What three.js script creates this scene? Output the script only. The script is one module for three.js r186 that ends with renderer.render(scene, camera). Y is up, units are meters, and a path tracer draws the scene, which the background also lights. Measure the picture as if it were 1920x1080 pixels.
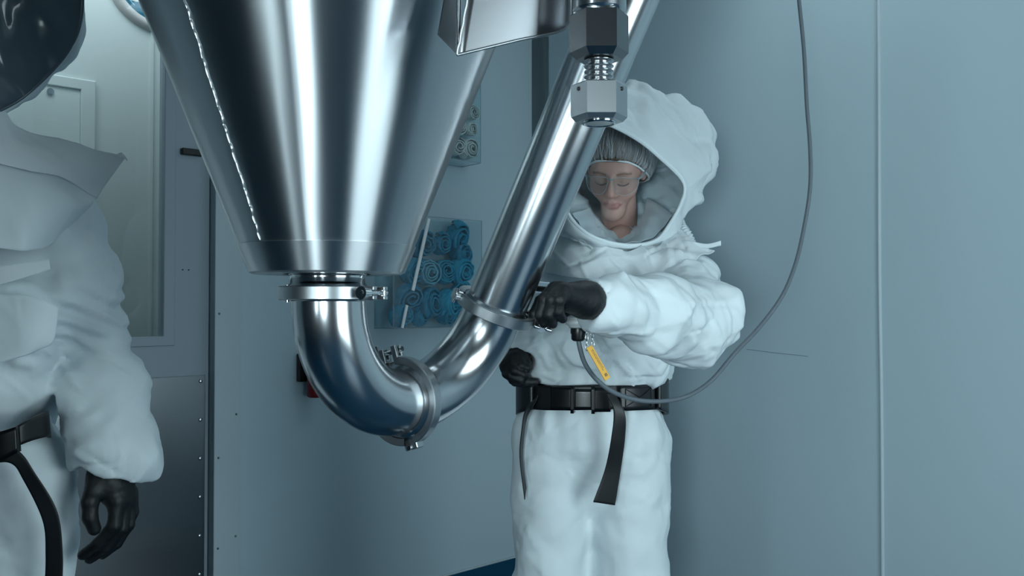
import * as THREE from 'three';
import { RoundedBoxGeometry } from 'three/addons/geometries/RoundedBoxGeometry.js';
import { mergeGeometries } from 'three/addons/utils/BufferGeometryUtils.js';
import { RectAreaLightUniformsLib } from 'three/addons/lights/RectAreaLightUniformsLib.js';
import { createNoise3D } from 'simplex-noise';

// ---------------------------------------------------------------- camera, exposure, layout axes
const rad = (d) => d * Math.PI / 180;
const CAM_H = 1.236, FOC = 1600, PITCH = rad(1.0);
const scene = new THREE.Scene();
scene.background = new THREE.Color(0x000000);
const camera = new THREE.PerspectiveCamera(2 * Math.atan(540 / FOC) * 180 / Math.PI, 1920 / 1080, 0.05, 40);
camera.position.set(0, CAM_H, 0);
camera.rotation.set(PITCH, 0, 0);
const renderer = new THREE.WebGLRenderer();
renderer.toneMapping = THREE.LinearToneMapping;
renderer.toneMappingExposure = 1.0;
renderer.shadowMap.enabled = true;
RectAreaLightUniformsLib.init();

const V = (x, y, z) => new THREE.Vector3(x, y, z);
// the point at a given distance in front of the camera position (survey helper: real depth, real size)
function at(px, py, d) {
  const u = (px - 960) / FOC, v = (540 - py) / FOC;
  const y = v * Math.cos(PITCH) + Math.sin(PITCH), z = Math.cos(PITCH) - v * Math.sin(PITCH);
  return V(u * d / z, CAM_H + y * d / z, -d);
}
// room corner and the two visible walls
const CORNER = V(0.089, 0, -3.83);
const WL = V(0.745, 0, -0.667), NL = V(0.667, 0, 0.745), WR = V(0.667, 0, 0.745), NR = V(-0.745, 0, 0.667);
const TURN_L = Math.atan2(0.667, 0.745), TURN_R = -Math.atan2(0.745, 0.667);
const onLeft = (s, y, n) => CORNER.clone().addScaledVector(WL, -s).addScaledVector(NL, n).setY(y);
const onRight = (s, y, n) => CORNER.clone().addScaledVector(WR, s).addScaledVector(NR, n).setY(y);
function hitLeft(px, py, n) {
  const r = at(px, py, 1).sub(V(0, CAM_H, 0)), P = CORNER.clone().addScaledVector(NL, n);
  const t = (P.x * NL.x + P.z * NL.z) / (r.x * NL.x + r.z * NL.z);
  const x = r.x * t, z = r.z * t;
  return { s: -((x - CORNER.x) * WL.x + (z - CORNER.z) * WL.z), y: CAM_H + r.y * t };
}
const ROOM_S = 5.2, CEIL = 2.8;

// ---------------------------------------------------------------- large lights (lamps are finished as things further down)
const LIGHTS = [
  // name, position of the face centre, aims at, width, height, intensity, colour
  ['key', V(-1.35, 1.7, 1.15), V(1.5, 1.6, 0.5), 0.24, 1.6, 6.5, 0xd5ecf3],
  ['fill', V(2.0, 1.3, 0.6), V(-0.3, 1.25, -1.1), 1.4, 1.8, 1.4, 0xd5ecf3],
];
// focused soft key lamp: position, aim, candela, half cone, soft size
const KEY = { p: V(-0.45, 1.15, 1.3), aim: V(1.05, 1.32, -2.5), cd: 12.5, cone: rad(27), size: 9 };

// ---------------------------------------------------------------- helpers
let seed = 7;
const rnd = () => { seed = (seed * 16807) % 2147483647; return (seed - 1) / 2147483646; };
const noise = createNoise3D(rnd);
const used = new Map();
function numbered(n) { const k = used.get(n) || 0; used.set(n, k + 1); return k ? n + '_' + String(k).padStart(3, '0') : n; }
function mesh(name, geo, mat, parent) {
  const m = new THREE.Mesh(geo, mat);
  m.castShadow = m.receiveShadow = true;
  if (parent) { m.name = name; parent.add(m); } else { m.name = numbered(name); scene.add(m); }
  return m;
}
function thing(name, label, category, pos = V(0, 0, 0), turn = 0, group) {
  const g = new THREE.Group(); g.name = numbered(name); g.position.copy(pos); g.rotation.y = turn;
  g.userData = { label, category }; if (group) g.userData.group = group;
  scene.add(g); return g;
}
function tag(o, label, category, group) { o.userData = { label, category }; if (group) o.userData.group = group; return o; }
function struct(name, geo, mat, pos, turn = 0) {
  const m = mesh(name, geo, mat); m.userData = { kind: 'structure' };
  if (pos) m.position.copy(pos); m.rotation.y = turn; return m;
}
const box = (w, h, d, x = 0, y = 0, z = 0) => new THREE.BoxGeometry(w, h, d).translate(x, y, z);
const rbox = (w, h, d, r, x = 0, y = 0, z = 0) => new RoundedBoxGeometry(w, h, d, 3, r).translate(x, y, z);
const cyl = (r1, r2, h, n = 48) => new THREE.CylinderGeometry(r1, r2, h, n);
function merge(list) { return mergeGeometries(list.map((g) => { const k = g.index ? g.toNonIndexed() : g; for (const a of Object.keys(k.attributes)) if (!['position', 'normal', 'uv'].includes(a)) k.deleteAttribute(a); return k; })); }
function align(geo, dir) { return geo.applyQuaternion(new THREE.Quaternion().setFromUnitVectors(V(0, 1, 0), dir.clone().normalize())); }
function rod(a, b, r1, r2 = r1, n = 24) {
  const d = b.clone().sub(a), g = cyl(r2, r1, d.length(), n);
  align(g, d); const c = a.clone().add(b).multiplyScalar(0.5); return g.translate(c.x, c.y, c.z);
}
function tube(pts, r, n = 80, k = 14, closed = false) { return new THREE.TubeGeometry(new THREE.CatmullRomCurve3(pts, closed, 'centripetal'), n, r, k, closed); }
// a cloth or film patch through a grid of points (Catmull-Rom both ways), with real thickness
function cr(a, b, c, d, t) { return 0.5 * ((2 * b) + (-a + c) * t + (2 * a - 5 * b + 4 * c - d) * t * t + (-a + 3 * b - 3 * c + d) * t * t * t); }
function crv(P, t, wrap) {
  const n = P.length, m = wrap ? n : n - 1; let i = Math.min(Math.floor(t * m), m - 1); const f = t * m - i;
  const g = (k) => wrap ? P[(k + n) % n] : k < 0 ? P[0].clone().multiplyScalar(2).sub(P[1]) : k >= n ? P[n - 1].clone().multiplyScalar(2).sub(P[n - 2]) : P[k];
  const a = g(i - 1), b = g(i), c = g(i + 1), d = g(i + 2);
  return V(cr(a.x, b.x, c.x, d.x, f), cr(a.y, b.y, c.y, d.y, f), cr(a.z, b.z, c.z, d.z, f));
}
function patch(rows, nu, nv, thick = 0, disp = null, wrap = false, flip = false) {
  const pos = [], uv = [], idx = [], cols = nu + 1;
  for (let j = 0; j <= nv; j++) for (let i = 0; i <= nu; i++) {
    const col = rows.map((r) => crv(r, i / nu, wrap)), p = crv(col, j / nv, false);
    pos.push(p.x, p.y, p.z); uv.push(i / nu, j / nv);
  }
  for (let j = 0; j < nv; j++) for (let i = 0; i < nu; i++) {
    const a = j * cols + i, b = a + 1, c = a + cols, d = c + 1;
    if (flip) idx.push(a, b, c, b, d, c); else idx.push(a, c, b, b, c, d);
  }
  let g = new THREE.BufferGeometry();
  g.setAttribute('position', new THREE.Float32BufferAttribute(pos, 3)); g.setAttribute('uv', new THREE.Float32BufferAttribute(uv, 2)); g.setIndex(idx);
  const seam = () => {
    g.computeVertexNormals(); const N = g.attributes.normal;
    if (wrap) for (let j = 0; j <= nv; j++) { const a = j * cols, b = a + nu; const x = N.getX(a) + N.getX(b), y = N.getY(a) + N.getY(b), z = N.getZ(a) + N.getZ(b), l = Math.hypot(x, y, z) || 1; N.setXYZ(a, x / l, y / l, z / l); N.setXYZ(b, x / l, y / l, z / l); }
  };
  seam();
  if (disp) {
    const P = g.attributes.position, N = g.attributes.normal;
    for (let k = 0; k < P.count; k++) { const d = disp(P.getX(k), P.getY(k), P.getZ(k), uv[2 * k], uv[2 * k + 1]); P.setXYZ(k, P.getX(k) + N.getX(k) * d, P.getY(k) + N.getY(k) * d, P.getZ(k) + N.getZ(k) * d); }
    seam();
  }
  if (!thick) return g;
  const P = g.attributes.position, N = g.attributes.normal, n = P.count, p2 = [...P.array], u2 = [...uv, ...uv], i2 = [...idx];
  for (let k = 0; k < n; k++) p2.push(P.getX(k) - N.getX(k) * thick, P.getY(k) - N.getY(k) * thick, P.getZ(k) - N.getZ(k) * thick);
  for (let k = 0; k < idx.length; k += 3) i2.push(idx[k] + n, idx[k + 2] + n, idx[k + 1] + n);
  const edge = [];
  for (let i = 0; i < nu; i++) { edge.push([i, i + 1], [nv * cols + i + 1, nv * cols + i]); }
  if (!wrap) for (let j = 0; j < nv; j++) { edge.push([(j + 1) * cols, j * cols], [j * cols + nu, (j + 1) * cols + nu]); }
  for (const [a, b] of edge) { if (flip) i2.push(a, a + n, b, b, a + n, b + n); else i2.push(a, b, a + n, b, b + n, a + n); }
  g = new THREE.BufferGeometry(); g.setAttribute('position', new THREE.Float32BufferAttribute(p2, 3)); g.setAttribute('uv', new THREE.Float32BufferAttribute(u2, 2)); g.setIndex(i2); g.computeVertexNormals();
  return g;
}
const pts = (list) => list.map((a) => at(...a));
// ribbon: a strap of given width swept along points; across gives the width direction
function ribbon(P, across, w, t, n = 40) {
  const rows = [-0.5, 0.5].map((k) => P.map((p, i) => p.clone().addScaledVector(Array.isArray(across) ? across[i] : across, k * w)));
  return patch(rows, n, 3, t);
}
// ---- signed distance modelling
function cap(a, b, r1, r2, flat, k = 1) {       // tapered capsule, optionally flattened along a direction
  const bx = b.x - a.x, by = b.y - a.y, bz = b.z - a.z;
  const f = flat ? flat.clone().normalize() : null;
  const q = (x, y, z) => { if (!f) return [x, y, z]; const t = (x * f.x + y * f.y + z * f.z) * (k - 1); return [x + f.x * t, y + f.y * t, z + f.z * t]; };
  const B = q(bx, by, bz), bb = B[0] * B[0] + B[1] * B[1] + B[2] * B[2] || 1e-9;
  return (x, y, z) => {
    let px = x - a.x, py = y - a.y, pz = z - a.z;
    if (f) { const t = (px * f.x + py * f.y + pz * f.z) * (k - 1); px += f.x * t; py += f.y * t; pz += f.z * t; }
    let h = (px * B[0] + py * B[1] + pz * B[2]) / bb; h = h < 0 ? 0 : h > 1 ? 1 : h;
    const dx = px - B[0] * h, dy = py - B[1] * h, dz = pz - B[2] * h;
    return (Math.sqrt(dx * dx + dy * dy + dz * dz) - (r1 + (r2 - r1) * h)) / (k > 1 ? (1 + k) / 2 : 1);
  };
}
const ell = (c, rx, ry, rz) => { const m = Math.min(rx, ry, rz); return (x, y, z) => { const a = (x - c.x) / rx, b = (y - c.y) / ry, d = (z - c.z) / rz, l = Math.sqrt(a * a + b * b + d * d), g = Math.sqrt(a * a / rx / rx + b * b / ry / ry + d * d / rz / rz); return l < 1e-6 ? -m : l * (l - 1) / g; }; };
const smin = (a, b, k) => { const h = Math.max(k - Math.abs(a - b), 0) / k; return Math.min(a, b) - h * h * k * 0.25; };
const smax = (a, b, k) => -smin(-a, -b, k);
function join(list, k) { return (x, y, z) => { let d = list[0](x, y, z); for (let i = 1; i < list.length; i++) d = smin(d, list[i](x, y, z), k); return d; }; }
function nets(f, lo, hi, c, margin = 0.02) {
  const nx = Math.ceil((hi.x - lo.x) / c) + 1, ny = Math.ceil((hi.y - lo.y) / c) + 1, nz = Math.ceil((hi.z - lo.z) / c) + 1, B = 6;
  const val = new Float32Array(nx * ny * nz).fill(1), half = B * c * 0.9 + margin;
  for (let k = 0; k < nz; k += B) for (let j = 0; j < ny; j += B) for (let i = 0; i < nx; i += B) {
    const d = f(lo.x + (i + B / 2) * c, lo.y + (j + B / 2) * c, lo.z + (k + B / 2) * c);
    const far = Math.abs(d) > half;
    for (let w = k; w < Math.min(k + B, nz); w++) for (let v = j; v < Math.min(j + B, ny); v++) for (let u = i; u < Math.min(i + B, nx); u++)
      val[(w * ny + v) * nx + u] = far ? d : f(lo.x + u * c, lo.y + v * c, lo.z + w * c);
  }
  const id = new Int32Array(nx * ny * nz).fill(-1), pos = [], idx = [], sx = 1, sy = nx, sz = nx * ny;
  const co = [[0, 0, 0], [1, 0, 0], [0, 1, 0], [1, 1, 0], [0, 0, 1], [1, 0, 1], [0, 1, 1], [1, 1, 1]];
  const ed = [[0, 1], [2, 3], [4, 5], [6, 7], [0, 2], [1, 3], [4, 6], [5, 7], [0, 4], [1, 5], [2, 6], [3, 7]];
  for (let k = 0; k < nz - 1; k++) for (let j = 0; j < ny - 1; j++) for (let i = 0; i < nx - 1; i++) {
    const o = (k * ny + j) * nx + i; let m = 0; const g = [];
    for (let q = 0; q < 8; q++) { const v = val[o + co[q][0] + co[q][1] * sy + co[q][2] * sz]; g.push(v); if (v < 0) m++; }
    if (m === 0 || m === 8) continue;
    let x = 0, y = 0, z = 0, n = 0;
    for (const [a, b] of ed) if ((g[a] < 0) !== (g[b] < 0)) { const t = g[a] / (g[a] - g[b]); x += co[a][0] + (co[b][0] - co[a][0]) * t; y += co[a][1] + (co[b][1] - co[a][1]) * t; z += co[a][2] + (co[b][2] - co[a][2]) * t; n++; }
    id[o] = pos.length / 3; pos.push(lo.x + (i + x / n) * c, lo.y + (j + y / n) * c, lo.z + (k + z / n) * c);
  }
  const quad = (a, b, d, e, f2) => { if (a < 0 || b < 0 || d < 0 || e < 0) return; if (f2) idx.push(a, b, d, a, d, e); else idx.push(a, d, b, a, e, d); };
  for (let k = 1; k < nz - 1; k++) for (let j = 1; j < ny - 1; j++) for (let i = 1; i < nx - 1; i++) {
    const o = (k * ny + j) * nx + i, s = val[o] < 0;
    if (s !== val[o + sx] < 0) quad(id[o], id[o - sy], id[o - sy - sz], id[o - sz], !s);
    if (s !== val[o + sy] < 0) quad(id[o], id[o - sz], id[o - sz - sx], id[o - sx], !s);
    if (s !== val[o + sz] < 0) quad(id[o], id[o - sx], id[o - sx - sy], id[o - sy], !s);
  }
  const g = new THREE.BufferGeometry();
  g.setAttribute('position', new THREE.Float32BufferAttribute(pos, 3)); g.setIndex(idx); g.computeVertexNormals();
  return g;
}
// crumpled non-woven fabric: sharp creases between flatter facets
const TRI = []; { let q = 11; const rr = () => { q = (q * 16807) % 2147483647; return q / 2147483647; }; for (const [f, a, n] of [[4.6, 0.0125, 3], [8.5, 0.0066, 4], [15, 0.0036, 5], [30, 0.0014, 4]]) for (let k = 0; k < n; k++) { const c = 2 * rr() - 1, t = 6.283 * rr(), w = Math.sqrt(1 - c * c); TRI.push([w * Math.cos(t) * f, w * Math.sin(t) * f, c * f, rr(), a, 20 * rr()]); } }
const CREASE = []; { let q = 23; const rr = () => { q = (q * 16807) % 2147483647; return q / 2147483647; }; for (let k = 0; k < 11; k++) { const c = 2 * rr() - 1, t = 6.283 * rr(), w = Math.sqrt(1 - c * c), f = 6 + 6 * rr(); CREASE.push([w * Math.cos(t) * f, w * Math.sin(t) * f, c * f, rr(), (k & 1 ? 1 : -0.8) * (0.0026 + 0.002 * rr()), 30 * rr(), 1 / f, 0.006 + 0.005 * rr()]); } }
function crumple(x, y, z, a = 1) {
  const w = 0.32 * noise(x * 3.1, y * 3.1, z * 3.1), w2 = 0.3 * noise(x * 4.3 + 8, y * 4.3, z * 4.3); let h = 0;
  for (let k = 0; k < TRI.length; k++) { const T = TRI[k]; const m = noise(x * 3.4 + T[5], y * 3.4, z * 3.4 + T[5]); if (m < -0.2) continue; const t = x * T[0] + y * T[1] + z * T[2] + T[3] + (k & 1 ? w : w2); h += T[4] * Math.min(1, (m + 0.2) * 2) * (Math.abs(t - Math.floor(t) - 0.5) * 2 - 0.5); }
  const v = 0.55 * noise(x * 2.6 + 4, y * 2.6, z * 2.6), v2 = 0.5 * noise(x * 3.7, y * 3.7 + 4, z * 3.7);
  let e = 0; for (let k = 0; k < CREASE.length; k++) { const T = CREASE[k], t = x * T[0] + y * T[1] + z * T[2] + T[3] + (k & 1 ? v : v2), d = Math.abs(t - Math.floor(t) - 0.5) * T[6]; if (d > T[7]) continue; const m = noise(x * 5 + T[5], y * 5, z * 5); if (m > 0) e += T[4] * Math.min(1, m * 2.5) * (1 - d / T[7]); }
  return a * (1.2 * h + e);
}
function grad(f, p) { const e = 1e-3; return V(f(p.x + e, p.y, p.z) - f(p.x - e, p.y, p.z), f(p.x, p.y + e, p.z) - f(p.x, p.y - e, p.z), f(p.x, p.y, p.z + e) - f(p.x, p.y, p.z - e)).normalize(); }

// ---------------------------------------------------------------- textures and materials
function tex(w, h, fn, srgb = false) {
  const d = new Uint8Array(w * h * 4);
  for (let j = 0; j < h; j++) for (let i = 0; i < w; i++) { const c = fn(i, j), o = (j * w + i) * 4; const a = Array.isArray(c) ? c : [c, c, c]; for (let k = 0; k < 3; k++) d[o + k] = Math.max(0, Math.min(255, a[k] * 255)); d[o + 3] = 255; }
  const t = new THREE.DataTexture(d, w, h); t.wrapS = t.wrapT = THREE.RepeatWrapping; t.magFilter = THREE.LinearFilter; t.minFilter = THREE.LinearFilter; if (srgb) t.colorSpace = THREE.SRGBColorSpace; t.needsUpdate = true; return t;
}
// tileable noise from a torus-like walk
const tn = (u, v, f, o = 0) => { const a = u * 2 * Math.PI, b = v * 2 * Math.PI, r = f / (2 * Math.PI); return 0.5 * (noise(r * Math.cos(a) + o, r * Math.sin(a), r * Math.cos(b) * 1.01 + o) + noise(r * Math.sin(b) + o + 40, r * Math.cos(a) + 11, r * Math.sin(a) + r * Math.cos(b))); };
const peel = tex(256, 256, (i, j) => 0.5 + 0.5 * (0.7 * tn(i / 256, j / 256, 26) + 0.3 * tn(i / 256, j / 256, 60, 5)));
const brush = tex(64, 512, (i, j) => { const r = noise(3.3, j * 0.9, 1) * 0.5 + noise(i * 0.01, j * 0.31, 7) * 0.5; return 0.5 + 0.5 * r; });
const std = (o) => new THREE.MeshPhysicalMaterial(o);
const M = {
  wall: std({ color: 0xb3c6ce, roughness: 0.36, bumpMap: peel, bumpScale: 0.0006, specularIntensity: 0.8 }),
  wallBack: std({ color: 0x3a474e, roughness: 0.6 }),
  scuff: std({ color: 0x74868f, roughness: 0.6 }),
  beyond: std({ color: 0xc9d0cc, roughness: 0.5 }),
  door: std({ color: 0x93a0aa, roughness: 0.42 }),
  trim: std({ color: 0xb4c3c9, roughness: 0.45 }),
  floor: std({ color: 0x0a4560, roughness: 0.35 }),
  ceil: std({ color: 0x8f9ba1, roughness: 0.8 }),
  plate: std({ color: 0x767c80, metalness: 1, roughness: 0.24, anisotropy: 0.6, bumpMap: brush, bumpScale: 0.00004 }),
  steel: std({ color: 0xc9cccf, metalness: 1, roughness: 0.2 }),
  steelBright: std({ color: 0xd6d9db, metalness: 1, roughness: 0.12 }),
  cone: std({ color: 0xc6cacd, metalness: 1, roughness: 0.36, anisotropy: 0.95, anisotropyRotation: Math.PI / 2, bumpMap: brush, bumpScale: 0.00003 }),
  band: std({ color: 0xcfd2d4, metalness: 1, roughness: 0.34, anisotropy: 0.93, anisotropyRotation: Math.PI / 2 }),
  cast: std({ color: 0xb9bdc0, metalness: 1, roughness: 0.34 }),
  dullSteel: std({ color: 0x85878a, metalness: 1, roughness: 0.24 }),
  weld: std({ color: 0xc4c8ca, metalness: 1, roughness: 0.34 }),
  suit: std({ color: 0xd6e0e4, roughness: 0.62, side: THREE.DoubleSide }),
  hood: std({ color: 0xdbe5e9, roughness: 0.75, transmission: 0.2, thickness: 0, side: THREE.DoubleSide }),
  bib: std({ color: 0xdde5e8, roughness: 0.6, transmission: 0.12, side: THREE.DoubleSide }),
  film: std({ color: 0xf4f8fa, transmission: 1, roughness: 0.06, thickness: 0, ior: 1.42, specularIntensity: 0.15, side: THREE.DoubleSide }),
  filmDark: std({ color: 0x74848f, transmission: 0.5, roughness: 0.08, thickness: 0, ior: 1.45, side: THREE.DoubleSide }),
  glass: std({ color: 0xeef4f4, transmission: 1, roughness: 0.02, thickness: 0, ior: 1.5 }),
  acrylic: std({ color: 0xf6fbfc, transmission: 1, roughness: 0.03, thickness: 0, ior: 1.49 }),
  acrylicEdge: std({ color: 0xc4d6dc, transmission: 0.6, roughness: 0.3, thickness: 0 }),
  clearRim: std({ color: 0xa8b4b8, roughness: 0.25 }),
  reflectionWhite: std({ color: 0xffffff, roughness: 0.45 }),  // plain white that imitates a lamp reflected in the acrylic
  glove: std({ color: 0x0a0e12, roughness: 0.55 }),
  belt: std({ color: 0x101316, roughness: 0.45 }),
  buckle: std({ color: 0x0b0d10, roughness: 0.28 }),
  pad: std({ color: 0x15191d, roughness: 0.33 }),
  skin: std({ color: 0xffffff, vertexColors: true, roughness: 0.5 }),
  hair: std({ color: 0x54402f, roughness: 0.6 }),
  netting: std({ color: 0xe9edf0, roughness: 0.9, transparent: true, opacity: 0.2, side: THREE.DoubleSide }),
  threads: std({ color: 0xdfe4e6, roughness: 0.9, transparent: true, opacity: 0.45 }),
  elastic: std({ color: 0xe3e8ea, roughness: 0.8 }),
  blue: [0x0a8fb0, 0x0983a4, 0x129abb, 0x0d95b4].map((c) => std({ color: c, roughness: 0.75, side: THREE.DoubleSide })),
  bluePale: std({ color: 0x6fb2c6, roughness: 0.75 }),
  whiteCloth: std({ color: 0xd9dbd8, roughness: 0.75 }),
  cable: std({ color: 0x5d676e, roughness: 0.5 }),
  black: std({ color: 0x0c0e10, roughness: 0.35 }),
  plasticW: std({ color: 0xd2d6d6, roughness: 0.4 }),
  red: std({ color: 0x7a1418, roughness: 0.4 }),
  ring: std({ color: 0xc9c4c0, roughness: 0.5 }),
};

// ---------------------------------------------------------------- the room
const holeRect = (s, x0, x1, y0, y1) => { const h = new THREE.Path(); h.moveTo(x0, y0); h.lineTo(x0, y1); h.lineTo(x1, y1); h.lineTo(x1, y0); h.closePath(); s.holes.push(h); return s; };
const rect = (x0, x1, y0, y1) => { const s = new THREE.Shape(); s.moveTo(x0, y0); s.lineTo(x1, y0); s.lineTo(x1, y1); s.lineTo(x0, y1); s.closePath(); return s; };
const slab = (shape, t) => new THREE.ExtrudeGeometry(shape, { depth: t, bevelEnabled: false }).translate(0, 0, -t);
const DOOR0 = 1.46, DOOR1 = 2.46, DOOR_H = 2.56, JAMB = 0.085;
// wall_left: local x runs to the corner (x = -s), local z is into the room
const poly = (a) => { const s = new THREE.Shape(); a.forEach(([x, y], i) => i ? s.lineTo(x, y) : s.moveTo(x, y)); s.closePath(); return s; };
const arch = (x0, x1, h, a0, a1, ah) => poly([[x0, 0], [a0, 0], [a0, ah], [a1, ah], [a1, 0], [x1, 0], [x1, h], [x0, h]]);
const wl = arch(-ROOM_S, 0, CEIL, -(DOOR1 + JAMB), -(DOOR0 - JAMB), DOOR_H + JAMB);
struct('wall_left', slab(wl, 0.1), M.wall, CORNER, TURN_L);
const wallRight = struct('wall_right', slab(rect(-0.1, ROOM_S, 0, CEIL), 0.1), M.wall, CORNER, TURN_R);
struct('wall_rear', box(ROOM_S + 0.2, CEIL, 0.1, 0, CEIL / 2, 0), M.wallBack, onLeft(ROOM_S / 2, 0, ROOM_S + 0.05), TURN_L);
struct('wall_side', box(ROOM_S + 0.2, CEIL, 0.1, 0, CEIL / 2, 0), M.wallBack, onRight(ROOM_S / 2, 0, ROOM_S + 0.05), TURN_R);
const mid = onLeft(ROOM_S / 2, 0, ROOM_S / 2);
struct('floor', box(ROOM_S + 2.6, 0.1, ROOM_S + 2.6, 0, -0.05, 0), M.floor, mid, TURN_L);
struct('ceiling', box(ROOM_S + 2.6, 0.1, ROOM_S + 2.6, 0, CEIL + 0.05, 0), M.ceil, mid, TURN_L);
// coved blue skirting, with its pale sealant bead
function cove(len) {
  const s = new THREE.Shape(); s.moveTo(0, 0); s.lineTo(0.05, 0); s.quadraticCurveTo(0.008, 0.01, 0.006, 0.05); s.lineTo(0.005, 0.122); s.lineTo(0, 0.122); s.closePath();
  return new THREE.ExtrudeGeometry(s, { depth: len, bevelEnabled: false, curveSegments: 8 });
}
const coveL = cove(DOOR0 - JAMB), coveR = cove(ROOM_S);
const bl = struct('baseboard_left', coveL.rotateY(-Math.PI / 2), M.floor, onLeft(0, 0, 0), TURN_L);
const br = struct('baseboard_right', coveR.rotateY(-Math.PI / 2).translate(ROOM_S, 0, 0), M.floor, onRight(0, 0, 0), TURN_R);
mesh('sealant_bead', tube([V(-(DOOR0 - JAMB), 0.124, 0.004), V(-0.5, 0.124, 0.004), V(0, 0.124, 0.004)], 0.005, 20, 6), M.trim, bl);
mesh('sealant_bead', tube([V(0, 0.124, 0.004), V(2, 0.124, 0.004), V(ROOM_S, 0.124, 0.004)], 0.005, 20, 6), M.trim, br);
// rounded inner corner profile
{
  const s = new THREE.Shape(); s.moveTo(0, 0); s.lineTo(0.11, 0); s.quadraticCurveTo(0.012, 0.012, 0, 0.11); s.closePath();
  const g = new THREE.ExtrudeGeometry(s, { depth: CEIL - 0.13, bevelEnabled: false, curveSegments: 12 }).rotateX(-Math.PI / 2);
  struct('trim_1', g.rotateY(0), M.wall, CORNER.clone().setY(0.128), TURN_R);
}
// panel joint on the right wall
struct('trim_2', tube([V(0, 0.13, 0), V(0.001, 0.9, 0), V(-0.002, 1.35, 0), V(0.001, 2, 0), V(0, CEIL, 0)], 0.0065, 60, 8), M.trim, onRight(1.582, 0, 0), TURN_R);
struct('trim_3', tube([V(0, 1.073, 0), V(0.1, 1.066, 0), V(0.233, 1.059, 0)], 0.0009, 20, 5), M.scuff, onRight(1.105, 0, 0.0002), TURN_R);
// door frame and door
{
  const f = arch(-(DOOR1 + JAMB), -(DOOR0 - JAMB), DOOR_H + JAMB, -DOOR1, -DOOR0, DOOR_H);
  const fr = struct('trim_4', new THREE.ExtrudeGeometry(f, { depth: 0.116, bevelEnabled: true, bevelSize: 0.003, bevelThickness: 0.003, bevelSegments: 2 }).translate(0, 0, -0.1), M.trim, CORNER, TURN_L);
  mesh('frame_bead', box(0.012, DOOR_H, 0.012, -(DOOR0 - JAMB) + 0.006, DOOR_H / 2, 0.008), M.trim, fr);
  const leaf = rect(-DOOR1 + 0.006, -DOOR0 - 0.006, 0.01, DOOR_H - 0.006); holeRect(leaf, -DOOR1 + 0.12, -1.615, 1.126, 2.45);
  const d = struct('door_1', new THREE.ExtrudeGeometry(leaf, { depth: 0.05, bevelEnabled: false }).translate(0, 0, -0.075), M.door, CORNER, TURN_L);
  // glazing bead round the pane
  const b = rect(-DOOR1 + 0.095, -1.582, 1.098, 2.475); holeRect(b, -DOOR1 + 0.12, -1.615, 1.126, 2.45);
  mesh('glazing_bead', new THREE.ExtrudeGeometry(b, { depth: 0.004, bevelEnabled: true, bevelSize: 0.002, bevelThickness: 0.002, bevelSegments: 1 }).translate(0, 0, -0.026), M.door, d);
  const pane = mesh('pane', box(DOOR1 - 0.12 - 1.615, 2.45 - 1.126, 0.006, -(DOOR1 - 0.12 + 1.615) / 2, (2.45 + 1.126) / 2, -0.05), M.glass, d);
  const kp = mesh('kick_plate', rbox(DOOR1 - DOOR0 - 0.06, 0.98, 0.004, 0.0015, -(DOOR0 + DOOR1) / 2 + 0.012, 0.505, -0.022), M.plate, d);
  for (let i = 0; i < 8; i++) mesh('screw', new THREE.SphereGeometry(0.0065, 12, 8).scale(1, 1, 0.5).translate(-DOOR0 - 0.034, 0.975 - i * 0.128, -0.019), M.steelBright, kp);
  mesh('latch', rbox(0.07, 0.022, 0.02, 0.004, -1.53, 1.735, -0.015), M.black, d);
  for (const [s, y] of [[1.555, 1.345], [1.535, 1.345]]) mesh('screw_hole', new THREE.CylinderGeometry(0.0025, 0.0025, 0.004, 10).rotateX(Math.PI / 2).translate(-s, y, -0.0245), M.black, d);
  for (const y of [0.42, 0.72, 1.2]) mesh('rivet', new THREE.SphereGeometry(0.004, 10, 6).translate(-DOOR0 + 0.012, y, 0.019), M.dullSteel, fr);
  for (const y of [0.45, 0.86]) mesh('rivet', new THREE.SphereGeometry(0.004, 10, 6).translate(-DOOR0 + JAMB - 0.012, y, 0.019), M.dullSteel, fr);
}
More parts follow.
